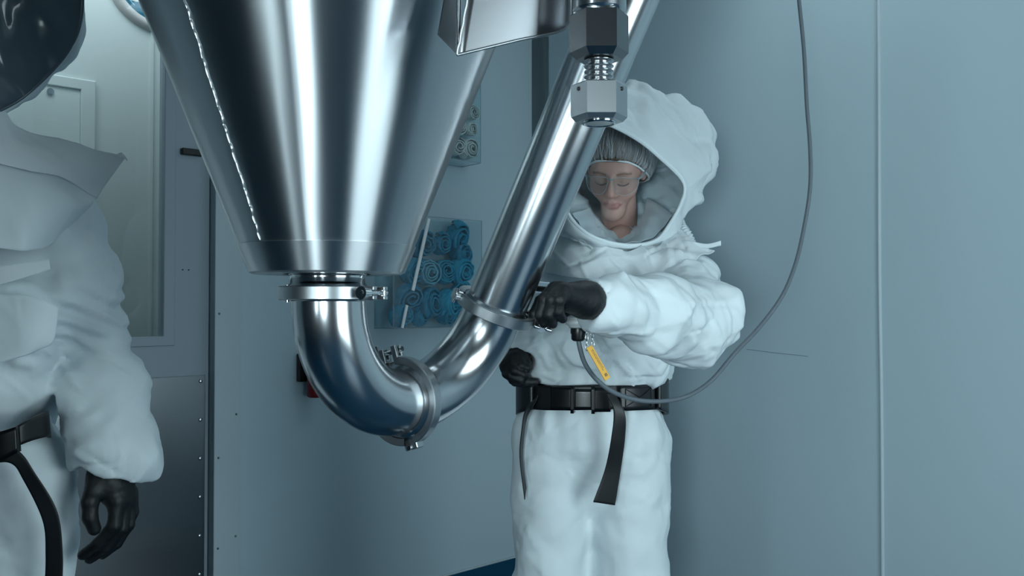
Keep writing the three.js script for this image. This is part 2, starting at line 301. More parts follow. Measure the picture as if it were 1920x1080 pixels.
// the room beyond the door: wall with a service hatch and a round picture
const BN = -0.75;
{
  const y0 = 0, s0 = 0.55, s1 = 3.1;
  struct('wall_beyond', box(s1 - s0, CEIL, 0.1, -(s0 + s1) / 2, CEIL / 2, BN - 0.05), M.beyond, CORNER, TURN_L);
  struct('wall_beyond_end', box(0.1, CEIL, -BN - 0.1, -s0 + 0.05, CEIL / 2, (BN - 0.1) / 2), M.beyond, CORNER, TURN_L);
  struct('wall_beyond_far', box(0.1, CEIL, -BN - 0.1, -s1 - 0.05, CEIL / 2, (BN - 0.1) / 2), M.beyond, CORNER, TURN_L);
  const a = hitLeft(283, 300, BN).s;
  struct('trim_5', box(0.012, CEIL, 0.006, -a, CEIL / 2, BN + 0.003), M.beyond, CORNER, TURN_L);
  const o = hitLeft(176, 155, BN), i = hitLeft(152, 168, BN), k = hitLeft(93, 172, BN);
  const W = 0.42, Hh = 0.62;
  const h = thing('access_hatch', 'flush cream service hatch in raised frame seen through the door window', 'hatch', onLeft(o.s, o.y, BN), TURN_L);
  const fr = holeRect(rect(-W, 0, -Hh, 0), -W + 0.05, -(i.s - o.s) , -Hh + 0.05, -(o.y - i.y));
  mesh('hatch_frame', new THREE.ExtrudeGeometry(fr, { depth: 0.01, bevelEnabled: true, bevelSize: 0.004, bevelThickness: 0.004, bevelSegments: 2 }), M.beyond, h);
  const dw = W - 0.05 - (i.s - o.s) - 0.008, dh = Hh - 0.05 - (o.y - i.y) - 0.008;
  mesh('hatch_door', rbox(dw, dh, 0.008, 0.002, -(i.s - o.s) - 0.004 - dw / 2, -(o.y - i.y) - 0.004 - dh / 2, 0.004), M.beyond, h);
  mesh('catch', cyl(0.012, 0.012, 0.008, 24).rotateX(Math.PI / 2).translate(-(k.s - o.s), -(o.y - k.y), 0.01), M.steel, h);
  // round picture
  const c = hitLeft(298, -34, BN);
  const p = thing('round_picture', 'round framed picture in teal and orange high beyond the door window', 'picture', onLeft(c.s, c.y, BN), TURN_L);
  const R = 0.215;
  mesh('frame', new THREE.LatheGeometry([[0.174, 0.004], [0.176, 0.02], [0.184, 0.027], [0.2, 0.026], [R - 0.004, 0.014], [R, 0]].map((q) => new THREE.Vector2(...q)), 72).rotateX(Math.PI / 2), M.ring, p);
  const cv = document.createElement('canvas'); cv.width = cv.height = 256; const g = cv.getContext('2d');
  g.fillStyle = '#0b5f78'; g.fillRect(0, 0, 256, 256); g.fillStyle = '#d9d9d2'; g.beginPath(); g.arc(58, 158, 46, 0, 7); g.fill(); g.fillStyle = '#d2542f'; g.beginPath(); g.arc(48, 172, 20, 0, 7); g.fill();
  g.strokeStyle = '#9fc3cb'; g.lineWidth = 3; for (let q = 0; q < 14; q++) { g.beginPath(); g.arc(128, 128, 96 + (q % 3) * 8, q * 0.45, q * 0.45 + 0.22); g.stroke(); }
  const t = new THREE.CanvasTexture(cv); t.colorSpace = THREE.SRGBColorSpace;
  mesh('print', new THREE.CircleGeometry(0.176, 64).translate(0, 0, 0.006), std({ map: t, roughness: 0.35 }), p);
}
// ceiling lamp of the room beyond
const glow = (c, k) => std({ color: 0x222222, emissive: new THREE.Color(c), emissiveIntensity: k, roughness: 0.6 });
function ceilingLamp(label, p, turn, w, d, inten, color) {
  const t = thing('ceiling_light', label, 'light', p, turn);
  const f = holeRect(rect(-w / 2 - 0.03, w / 2 + 0.03, -d / 2 - 0.03, d / 2 + 0.03), -w / 2, w / 2, -d / 2, d / 2);
  mesh('frame', new THREE.ExtrudeGeometry(f, { depth: 0.025, bevelEnabled: false }).rotateX(Math.PI / 2), M.trim, t);
  mesh('diffuser_light', box(w, 0.008, d, 0, -0.008, 0), glow(color, Math.min(inten, 4)), t);
  const l = new THREE.RectAreaLight(color, inten, w, d); l.position.set(0, -0.03, 0); l.rotation.x = -Math.PI / 2; l.castShadow = true; l.name = 'panel_light'; t.add(l);
}
ceilingLamp('recessed white ceiling light panel in the room beyond the door', onLeft(1.9, CEIL, -0.42), TURN_L, 1.2, 0.3, 6.0, 0xe9f5ff);
ceilingLamp('added white ceiling light panel for ambient fill above the work area', onLeft(0.62, CEIL, 1.5), TURN_L, 1.1, 0.5, 1.6, 0xd5ecf3);  // unseen panel, added to lift the ambient light
// the focused key lamp on its stand
{
  const { p, aim } = KEY, t = thing('spot_lamp', 'round black spotlight on a stand behind the work area', 'lamp', V(p.x, 0, p.z));
  t.rotation.y = Math.atan2(aim.x - p.x, aim.z - p.z);
  const head = new THREE.Group(); head.name = 'lamp_head'; head.position.y = p.y; head.rotation.x = Math.atan2(p.y - aim.y, Math.hypot(aim.x - p.x, aim.z - p.z)); t.add(head);
  mesh('housing', new THREE.LatheGeometry([[0, -0.3], [0.1, -0.3], [0.12, -0.27], [0.16, -0.03], [0.17, -0.02], [0.17, 0.0], [0.155, 0.0], [0.155, -0.05]].map((q) => new THREE.Vector2(...q)), 48).rotateX(Math.PI / 2), M.black, head);
  mesh('lens_light', new THREE.CircleGeometry(0.15, 48).translate(0, 0, -0.02), glow(0xd5ecf3, 6), head);
  mesh('pole', rod(V(0, 0.02, -0.36), V(0, p.y, -0.36), 0.015), M.black, t); mesh('yoke', rod(V(0, p.y, -0.36), V(0, p.y, -0.28), 0.02), M.black, t);
  for (let q = 0; q < 3; q++) { const a = q * 2.094 + 0.5; mesh('leg', rod(V(0, 0.4, -0.36), V(0.45 * Math.sin(a), 0.012, -0.36 + 0.45 * Math.cos(a)), 0.011), M.black, t); }
  const l = new THREE.SpotLight(0xd5ecf3, KEY.cd, 0, KEY.cone, 0.75, 2); l.name = 'key_light'; l.shadow.radius = KEY.size; l.castShadow = true;
  const d = aim.clone().sub(p).normalize(); l.position.copy(p).addScaledVector(d, 0.18); l.target.position.copy(aim); scene.add(l); scene.add(l.target);
}
// tall panel lamps on stands
for (const [nm, p, aim, w, h, k, c] of LIGHTS) {
  const t = thing('panel_lamp', nm === 'key' ? 'tall wide white panel lamp on black stand behind the visitor' : 'broad white panel lamp on black stand near the plain wall', 'lamp', V(p.x, 0, p.z));
  t.rotation.y = Math.atan2(aim.x - p.x, aim.z - p.z);
  const tilt = Math.atan2(p.y - aim.y, Math.hypot(aim.x - p.x, aim.z - p.z));
  const head = new THREE.Group(); head.name = 'lamp_head'; head.position.y = p.y; head.rotation.x = tilt; t.add(head);
  mesh('housing', rbox(w + 0.05, h + 0.05, 0.05, 0.01, 0, 0, -0.045), M.black, head);
  mesh('diffuser_light', box(w, h, 0.006, 0, 0, -0.012), glow(c, 6), head);
  const l = new THREE.RectAreaLight(c, k, w, h); l.name = 'panel_light'; l.rotation.y = Math.PI; l.castShadow = true; head.add(l);
  mesh('pole', rod(V(0, 0.02, -0.1), V(0, p.y, -0.1), 0.014), M.black, t);
  for (let q = 0; q < 3; q++) { const a = q * 2.094 + 0.5; mesh('leg', rod(V(0, 0.35, -0.1), V(0.42 * Math.sin(a), 0.012, -0.1 + 0.42 * Math.cos(a)), 0.01), M.black, t); }
}

// ---------------------------------------------------------------- hopper, pipes and clamps
const D0 = 1.177, P0 = at(617, 550, D0), AX = at(615, 513, D0);
const DIR = V(0.507, 0, -0.862), SIDE = V(0.862, 0, 0.507), UPV = V(0.379, 0.898, 0.223).normalize();
const L1 = 0.1644, L2 = 0.1594, PR = 0.0508;
const C2 = P0.clone().addScaledVector(DIR, L1).add(V(0, -L1, 0));
const C3 = C2.clone().addScaledVector(DIR, L2).addScaledVector(UPV, L2);
{
  const by = AX.y, r0 = 0.104, sl = 0.397, top = 2.05, bandH = 0.037;
  const t = thing('hopper', 'large stainless steel cone hopper hanging above the curved pipe', 'hopper', V(AX.x, 0, AX.z));
  const prof = []; for (let i = 0; i <= 40; i++) { const y = by + bandH + (top - by - bandH) * i / 40; prof.push(new THREE.Vector2(r0 + sl * (y - by), y)); }
  const rt = r0 + sl * (top - by); prof.push(new THREE.Vector2(rt + 0.004, top + 0.01)); prof.push(new THREE.Vector2(rt + 0.004, CEIL));
  // a very slightly uneven rolled sheet
  const g = new THREE.LatheGeometry(prof, 240), P = g.attributes.position;
  for (let k = 0; k < P.count; k++) { const x = P.getX(k), y = P.getY(k), z = P.getZ(k), a = Math.atan2(x, z), q = 1 + 0.0035 * noise(Math.sin(a) * 2.1, Math.cos(a) * 2.1, y * 1.3) + 0.0012 * noise(Math.sin(a) * 5, Math.cos(a) * 5, y * 3.2); P.setXYZ(k, x * q, y, z * q); }
  g.computeVertexNormals();
  { const N = g.attributes.normal, n = 42 + 1; for (let j = 0; j < prof.length; j++) { const b = 240 * prof.length + j; N.setXYZ(b, N.getX(j), N.getY(j), N.getZ(j)); } }
  mesh('cone', g, M.cone, t);
  mesh('lower_band', new THREE.LatheGeometry([[0.06, by - 0.001], [r0 - 0.003, by - 0.001], [r0 + 0.0012, by + 0.001], [r0 + 0.0022 + sl * bandH, by + bandH], [r0 - 0.004 + sl * bandH, by + bandH + 0.0015]].map((q) => new THREE.Vector2(...q)).flatMap((v, i, a) => i && i < 4 ? [v, v.clone()] : [v]), 160), M.band, t);
  mesh('outlet', new THREE.LatheGeometry([[0.045, by + 0.004], [PR + 0.005, by + 0.0005], [PR + 0.001, by - 0.002], [PR, by - 0.004], [PR, P0.y + 0.014], [PR + 0.011, P0.y + 0.004], [PR + 0.011, P0.y]].map((q) => new THREE.Vector2(...q)), 96), M.steelBright, t);
  // weld bead and ground strips along the rolled seam
  const A = at(345, 0, 1), sx = (px, py) => { // point of the cone surface seen there
    const r = at(px, py, 1).sub(V(0, CAM_H, 0)); let lo = 0.7, hi = 1.25;
    for (let k = 0; k < 60; k++) { const d = (lo + hi) / 2, p = r.clone().multiplyScalar(d).add(V(0, CAM_H, 0)); const R = r0 + sl * (p.y - by); if (Math.hypot(p.x - AX.x, p.z - AX.z) > R) lo = d; else hi = d; }
    return r.multiplyScalar(lo).add(V(-AX.x, CAM_H, -AX.z));
  };
  const q0 = sx(493, 468), phi = Math.atan2(q0.x, q0.z), q1 = sx(345, 2), phi1 = Math.atan2(q1.x, q1.z);
  const bead = []; for (let i = 0; i <= 260; i++) { const y = by + bandH + 0.002 + (top - by - bandH) * i / 260, R = r0 + sl * (y - by) - 0.0004, a = phi + (phi1 - phi) * Math.min(1.5, (y - q0.y) / (q1.y - q0.y)) + (0.0016 * noise(i * 0.13, 2, 0)) / R; bead.push(V(R * Math.sin(a), y, R * Math.cos(a))); }
  const bg = new THREE.TubeGeometry(new THREE.CatmullRomCurve3(bead), 520, 0.0026, 7);
  { const P2 = bg.attributes.position; for (let k = 0; k < P2.count; k++) { const ring = Math.floor(k / 8), c = bead[Math.min(260, Math.round(ring / 2))]; const f = 0.62 + 0.55 * Math.abs(Math.sin(ring * 0.42)) * (0.75 + 0.5 * noise(ring * 0.09, 5, 5)); P2.setXYZ(k, c.x + (P2.getX(k) - c.x) * f, P2.getY(k), c.z + (P2.getZ(k) - c.z) * f); } bg.computeVertexNormals(); }
  mesh('weld_seam', bg, M.weld, t);
  // support bracket welded to the cone, carrying a jacking leg
  const dA = 0.93, Aa = at(857, 103, dA), Bb = at(1075, 50, 0.965), Cc = at(820, 65, 0.985);
  const loc = (v) => v.clone().sub(V(AX.x, 0, AX.z));
  const up = 0.42, a3 = loc(Aa), b3 = loc(Bb), c3 = loc(Cc);
  const lean = V(0.035, 0.12, 0.01).normalize();
  const lift = (v) => v.clone().add(V(lean.x, lean.y, lean.z).multiplyScalar(up));
  const plate = (p, q, th) => { const n = V().crossVectors(q.clone().sub(p), V(0, 1, 0)).normalize(); const rows = [[p, q], [lift(p).setX(p.x + 0.075), lift(q).setX(q.x)]]; return patch(rows, 14, 8, th); };
  mesh('bracket', merge([plate(a3, b3, -0.004), plate(c3, a3, -0.004)]), M.dullSteel, t);
  mesh('bracket_rib', tube([a3, a3.clone().lerp(b3, 0.5), a3.clone().lerp(b3, 0.93), b3.clone().add(V(0.002, 0.012, 0))], 0.0018, 30, 8), M.cast, t);
  const wb = []; for (let i = 0; i <= 60; i++) wb.push(a3.clone().lerp(lift(a3).setX(a3.x + 0.075), i / 60).add(V(0.0006 * noise(i, 0, 0), 0, 0.001)));
  mesh('bracket_weld', tube(wb, 0.0015, 160, 7), M.weld, t);
  // jacking leg
  const J = at(1123, 110, 0.915), jr = 0.0285, ly = (py) => at(1123, py, 0.915).y, leg = new THREE.Group(); leg.name = 'jacking_leg'; leg.position.set(J.x - AX.x, 0, J.z - AX.z); t.add(leg);
  mesh('leg_tube', new THREE.LatheGeometry([[jr - 0.004, ly(30)], [jr - 0.001, ly(27)], [jr + 0.001, ly(22)], [jr + 0.001, ly(22)], [jr + 0.001, CEIL]].map((q) => new THREE.Vector2(...q)), 64), M.steel, leg);
  const hex = (r, y0, y1, ch) => new THREE.LatheGeometry([[0.012, y0], [r - ch, y0], [r, y0 + ch], [r, y1 - ch * 0.3], [r - ch * 0.3, y1], [0.012, y1]].map((q) => new THREE.Vector2(...q)), 6).rotateY(Math.PI / 6).toNonIndexed();
  const flatN = (g) => { g.deleteAttribute('normal'); g.computeVertexNormals(); return g; };
  mesh('lock_nut', flatN(hex(jr + 0.0035, ly(112), ly(27), 0.007)), M.dullSteel, leg);
  const th = []; for (let i = 0; i <= 90; i++) { const y = ly(165) + (ly(95) - ly(165)) * i / 90; th.push(new THREE.Vector2(0.0142 + 0.0019 * Math.cos(i / 90 * 7 * 2 * Math.PI), y)); }
  mesh('threaded_rod', new THREE.LatheGeometry(th, 48), M.steel, leg);
  mesh('foot_nut', flatN(hex(jr + 0.002, ly(229), ly(160), 0.005)), M.cast, leg);
  mesh('foot_ring', new THREE.TorusGeometry(0.0165, 0.0022, 10, 48).rotateX(Math.PI / 2).translate(0, ly(229) - 0.0004, 0), M.steelBright, leg);
  mesh('foot_disc', cyl(0.015, 0.015, 0.003, 48).translate(0, ly(229), 0), M.cast, leg);
  for (const a of [-0.62, 0.62]) mesh('set_hole', cyl(0.0022, 0.0022, 0.004, 12).rotateX(Math.PI / 2).translate(0, ly(172), jr * 0.89).rotateY(a * 1.69), M.black, leg);
}
// an arc of pipe with straight ends and ferrules
function elbow(name, label, start, d0, d1, L) {
  const R = L - 0.012, path = [start.clone()], c0 = start.clone().addScaledVector(d0, 0.012);
  for (let i = 0; i <= 60; i++) { const a = i / 60 * Math.PI / 2; path.push(c0.clone().addScaledVector(d0, R * Math.sin(a)).addScaledVector(d1, R * (1 - Math.cos(a)))); }
  const end = start.clone().addScaledVector(d0, L).addScaledVector(d1, L); path.push(end);
  const t = thing(name, label, 'pipe');
  const nrm = V().crossVectors(d0, d1).normalize();
  // sweep with a fixed frame so that the streaks run along the bend
  const N = path.length, K = 96, pos = [], uv = [], idx = [];
  path.forEach((p, i) => { const tg = path[Math.min(N - 1, i + 1)].clone().sub(path[Math.max(0, i - 1)]).normalize(), b = V().crossVectors(nrm, tg).normalize(); for (let k = 0; k <= K; k++) { const a = k / K * 2 * Math.PI, q = p.clone().addScaledVector(nrm, PR * Math.cos(a)).addScaledVector(b, PR * Math.sin(a)); pos.push(q.x, q.y, q.z); uv.push(k / K, i / N); } });
  for (let i = 0; i < N - 1; i++) for (let k = 0; k < K; k++) { const a = i * (K + 1) + k, b = a + 1, c = a + K + 1, d = c + 1; idx.push(a, b, c, b, d, c); }
  const g = new THREE.BufferGeometry(); g.setAttribute('position', new THREE.Float32BufferAttribute(pos, 3)); g.setAttribute('uv', new THREE.Float32BufferAttribute(uv, 2)); g.setIndex(idx); g.computeVertexNormals();
  { const Nn = g.attributes.normal; for (let i = 0; i < N; i++) { const a = i * (K + 1), b = a + K; Nn.setXYZ(b, Nn.getX(a), Nn.getY(a), Nn.getZ(a)); } }
  mesh('bend', g, M.steel, t);
  for (const [p, d] of [[start, d0], [end, d1.clone().negate()]]) mesh('ferrule', align(new THREE.LatheGeometry([[PR - 0.003, 0], [PR + 0.011, 0], [PR + 0.011, 0.003], [PR, 0.011]].map((q) => new THREE.Vector2(...q)), 72), d).translate(p.x, p.y, p.z), M.steel, t);
  return end;
}
elbow('pipe_elbow', 'polished steel bend dropping from the hopper outlet', P0, V(0, -1, 0), DIR, L1);
elbow('pipe_elbow', 'polished steel bend rising from the lowest clamp to the slanted tube', C2, DIR, UPV, L2);
{
  const t = thing('transfer_tube', 'long slanted polished steel tube running up past the hood', 'pipe');
  const len = (CEIL - C3.y) / UPV.y;
  mesh('tube_wall', align(cyl(PR, PR, len, 96).translate(0, len / 2, 0), UPV).translate(C3.x, C3.y, C3.z), M.steel, t);
  mesh('ferrule', align(new THREE.LatheGeometry([[PR - 0.003, 0], [PR + 0.011, 0], [PR + 0.011, 0.003], [PR, 0.011]].map((q) => new THREE.Vector2(...q)), 72), UPV).translate(C3.x, C3.y, C3.z), M.steel, t);
}
// hinged pipe clamp; local y is the pipe axis, local +x the bolt side
function clamp(label, pos, axis, boltDir, wing = true) {
  const t = thing('pipe_clamp', label, 'clamp', pos);
  const y = axis.clone().normalize(), x = boltDir.clone().addScaledVector(y, -boltDir.dot(y)).normalize(), z = V().crossVectors(x, y);
  t.quaternion.setFromRotationMatrix(new THREE.Matrix4().makeBasis(x, y, z));
  const r1 = PR + 0.006, r2 = PR + 0.0175, h = 0.0095;
  for (const s of [1, -1]) {
    const prof = [[r1, -h + 0.002], [r2 - 0.0015, -h], [r2, -h + 0.0015], [r2, h - 0.0015], [r2 - 0.0015, h], [r1, h - 0.002]].map((q) => new THREE.Vector2(...q)).flatMap((v, i) => [v, v.clone()]);
    const a0 = 0.14, g = new THREE.LatheGeometry(prof, 60, a0, Math.PI - 2 * a0);  // lathe starts at +z
    g.rotateY(s > 0 ? -Math.PI / 2 : Math.PI / 2);
    const half = mesh('half_ring', g, M.cast, t);
    // lug with a slot for the bolt
    const lug = merge([rbox(0.022, 0.0055, 0.009, 0.0012, r2 + 0.006, 0.0062, s * 0.0125), rbox(0.022, 0.0055, 0.009, 0.0012, r2 + 0.006, -0.0062, s * 0.0125), rbox(0.006, 0.017, 0.009, 0.0012, r2 - 0.003, 0, s * 0.0125)]);
    mesh('lug', lug, M.cast, half);
    const ear = rbox(0.016, s > 0 ? 0.008 : 0.017, 0.014, 0.002, -r2 + 0.0005, 0, s * 0.007);
    mesh('hinge_ear', ear, M.cast, half);
  }
  mesh('hinge_pin', cyl(0.0035, 0.0035, 0.024, 18).translate(-r2 - 0.004, 0, 0), M.steelBright, t);
  const bolt = mesh('swing_bolt', cyl(0.0038, 0.0038, 0.06, 18).rotateX(Math.PI / 2).translate(r2 + 0.009, 0, 0.006), M.steelBright, t);
  mesh('bolt_eye', cyl(0.0055, 0.0055, 0.011, 20).translate(r2 + 0.009, 0, -0.0165), M.steelBright, t);
  mesh('nut', merge([cyl(0.0085, 0.007, 0.016, 20).rotateX(Math.PI / 2).translate(r2 + 0.009, 0, 0.026), ...(wing ? [rbox(0.012, 0.005, 0.016, 0.002, r2 + 0.021, 0, 0.03), rbox(0.012, 0.005, 0.016, 0.002, r2 - 0.003 + 0.001, 0, 0.033)] : [])]), M.steelBright, t);
  return t;
}
clamp('steel pipe clamp under the hopper outlet', P0, V(0, 1, 0), V(0.9, 0, 0.43), false);
clamp('steel pipe clamp at the lowest point of the curved pipe', C2, DIR.clone(), V(-0.3, 1, 0).applyAxisAngle(DIR, -0.05));
clamp('steel pipe clamp being loosened by the black glove', C3, UPV, V(1, 0.1, -0.25), true);

// ---------------------------------------------------------------- acrylic dispensers on the wall
function dispenser(label, s0, s1, y0, y1, n, slant) {
  const t = thing('acrylic_dispenser', label, 'dispenser', onLeft(s0, y0, 0), TURN_L);
  const w = s1 - s0, h = y1 - y0, th = 0.005;   // local x from 0 (right edge) to -w
  mesh('front_panel', box(w, h, th, -w / 2, h / 2, n - th / 2), M.acrylic, t);
  mesh('back_panel', box(w, h, th, -w / 2, h / 2, th / 2 + 0.001), M.acrylic, t);
  for (const x of [-th / 2, -w + th / 2]) mesh('side_panel', box(th, h, n - 2 * th, x, h / 2, n / 2), M.acrylic, t);
  mesh('bottom_panel', box(w - 2 * th, th, n - 2 * th, -w / 2, th / 2, n / 2), M.acrylic, t);
  const e = 0.0026;
  for (const x of [-e / 2, -w + e / 2]) mesh('edge', box(e, h, e, x, h / 2, n), M.acrylicEdge, t);
  for (const y of [e / 2, h - e / 2]) mesh('edge', box(w, e, e, -w / 2, y, n), M.acrylicEdge, t);
  mesh('edge', box(e, e, n, -e / 2, 0, n / 2), M.acrylicEdge, t); mesh('edge', box(w, e, e, -w / 2, 0, 0.003), M.acrylicEdge, t);
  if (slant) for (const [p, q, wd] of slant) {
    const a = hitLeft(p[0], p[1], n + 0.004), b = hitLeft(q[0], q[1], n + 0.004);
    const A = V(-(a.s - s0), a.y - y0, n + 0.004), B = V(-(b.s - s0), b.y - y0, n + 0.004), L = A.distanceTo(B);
    const g = rbox(wd, L, 0.006, 0.001); align(g, B.clone().sub(A)); mesh('reflection_strip', g.translate((A.x + B.x) / 2, (A.y + B.y) / 2, A.z), M.reflectionWhite, t);  // slanted white strips paint a lamp reflection onto the front panel
  }
  return t;
}
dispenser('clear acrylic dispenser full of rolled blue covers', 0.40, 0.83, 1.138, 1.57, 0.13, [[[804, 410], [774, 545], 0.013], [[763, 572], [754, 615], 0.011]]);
dispenser('clear acrylic dispenser of white covers above the blue one', 0.402, 0.83, 1.805, 2.3, 0.125, null);
function rollGeo(k) {                // a cloth cover rolled up into a loose spiral
  const rows = [], turns = 2.6 + 0.3 * k;
  for (let j = 0; j <= 6; j++) {
    const z = -0.85 + 1.7 * j / 6, r = [];
    for (let i = 0; i <= 44; i++) {
      const f = i / 44, a = f * turns * 2 * Math.PI + 0.25 * Math.sin(z * 2 + k), q = (0.12 + 0.84 * Math.pow(f, 0.85)) * (1 - 0.2 * z * z) * (1 + 0.1 * noise(f * 5 + k * 3, z * 0.8, k));
      r.push(V(q * Math.cos(a), q * Math.sin(a) * (0.86 + 0.05 * k), z * (1 - 0.28 * f) + 0.12 * noise(f * 6, z, k + 9)));
    }
    rows.push(r);
  }
  return patch(rows, 170, 16, 0.09, (x, y, z) => 0.1 * (0.35 - Math.abs(noise(x * 1.9 + k * 7, y * 1.9, z * 1.5))) + 0.03 * noise(x * 5 + k, y * 5, z * 3));
}
const rolls = [0, 1, 2, 3].map(rollGeo);
const blueSpots = [
  [871, 446, 26, 'top right rolled blue cover in the lower dispenser'], [868, 478, 20, 'flattened blue cover under the top right roll'], [875, 508, 23, 'plump blue roll at mid right by the dispenser edge'],
  [832, 509, 20, 'round blue roll at the centre of the dispenser'], [826, 458, 18, 'loosely coiled blue cover near the dispenser top centre'], [792, 458, 22, 'blue cover half hidden behind the white painted reflection strip at the top'],
  [772, 505, 24, 'blue cover at the left beside the hopper rim'], [801, 512, 21, 'pale washed blue cover left of the centre roll'], [766, 556, 23, 'blue roll with wispy ties at lower left'],
  [806, 570, 26, 'smooth blue cover at the lower middle'], [842, 566, 24, 'wrinkled blue cover at lower right beside the tube clamp'], [872, 552, 21, 'blue cover in the right corner above the pipe clamp'],
  [785, 600, 15, 'small blue cover at the bottom left behind the panel'], [835, 602, 15, 'small blue cover at the bottom centre of the dispenser'], [752, 594, 18, 'blue cover in the bottom left corner of the dispenser'], [865, 590, 17, 'blue cover in the bottom right corner behind the pipe'],
];
blueSpots.forEach(([px, py, r, lab], i) => {
  const n = 0.066 + (i % 3 - 1) * 0.008, h = hitLeft(px, py, n), R = r * 3.9 / 1600; h.s = Math.max(0.408 + R * 1.02, Math.min(0.822 - R * 1.02, h.s)); h.y = Math.max(1.146 + R * 0.95, h.y);
  const m = mesh('rolled_cover', rolls[i % 4], i === 7 ? M.bluePale : M.blue[i % 4]);
  m.position.copy(onLeft(h.s, h.y, n)); m.scale.set(R * 1.08, R * 1.05, Math.min(R, 0.044)); m.rotation.set((rnd() - 0.5) * 0.7, TURN_L + (rnd() - 0.5) * 0.9, rnd() * 6.28, 'YXZ');
  tag(m, lab, 'cover', 'rolled blue covers in the lower dispenser');
});
[[884, 212, 15, 'small white cover at the visible top of the upper dispenser'], [882, 243, 14, 'pleated white cover in the middle of the upper dispenser'], [878, 280, 19, 'puffy white cover at the bottom of the upper dispenser'], [855, 276, 18, 'cream white cover against the hopper edge in the upper dispenser'], [858, 238, 16, 'white cover mostly hidden by the hopper in the upper dispenser']].forEach(([px, py, r, lab], i) => {
  const n = 0.062, h = hitLeft(px, py, n), R = r * 3.4 / 1600;
  const m = mesh('rolled_cover', rolls[(i + 1) % 4], M.whiteCloth); m.position.copy(onLeft(h.s, h.y, n)); m.scale.set(R * 1.1, R * 1.1, Math.min(R, 0.045)); m.rotation.set(0, TURN_L, rnd() * 6.28, 'YXZ');
  tag(m, lab, 'cover', 'white covers in the upper dispenser');
});
// red wall device half hidden behind the bend
{
  const a = hitLeft(594, 745, 0.06);
  const t = thing('wall_alarm', 'dark red cylindrical wall device with black bracket behind the pipe bend', 'alarm', onLeft(a.s, a.y, 0), TURN_L);
  mesh('red_body', new THREE.LatheGeometry([[0, 0], [0.026, 0], [0.031, 0.004], [0.032, 0.012], [0.032, 0.14], [0.026, 0.15], [0, 0.15]].map((q) => new THREE.Vector2(...q)), 40).translate(0, 0, 0.055), M.red, t);
  mesh('bracket', merge([rbox(0.075, 0.1, 0.02, 0.003, -0.012, 0.105, 0.012), rbox(0.05, 0.02, 0.06, 0.003, -0.005, 0.09, 0.03)]), M.black, t);
}

// ---------------------------------------------------------------- people
function gloveGeo(chains, palm, extra, c = 0.0022) {
  const parts = [], all = [];
  for (const ch of chains) { for (let i = 0; i < ch.length - 1; i++) { const [a, ra] = ch[i], [b, rb] = ch[i + 1]; parts.push(cap(a, b, ra, rb)); } ch.forEach(([p]) => all.push(p)); }
  const fing = chains.map((ch) => { const s = []; for (let i = 0; i < ch.length - 1; i++) s.push(cap(ch[i][0], ch[i + 1][0], ch[i][1], ch[i + 1][1])); return join(s, 0.004); });
  const pm = join(palm.map(([a, b, r1, r2]) => { all.push(a, b); return cap(a, b, r1, r2); }), 0.022);
  const f = (x, y, z) => {
    let d = 1e9; for (const g of fing) d = smin(d, g(x, y, z), 0.0022); d = smin(d, pm(x, y, z), 0.009);
    if (Math.abs(d) < 0.012) d -= 0.0007 * (0.4 - Math.abs(noise(x * 70, y * 70, z * 70))) + 0.0005 * (0.4 - Math.abs(noise(x * 26, y * 26, z * 26)));
    return d;
  };
  const b = new THREE.Box3().setFromPoints(all).expandByScalar(0.05);
  return nets(f, b.min, b.max, c, 0.006);
}
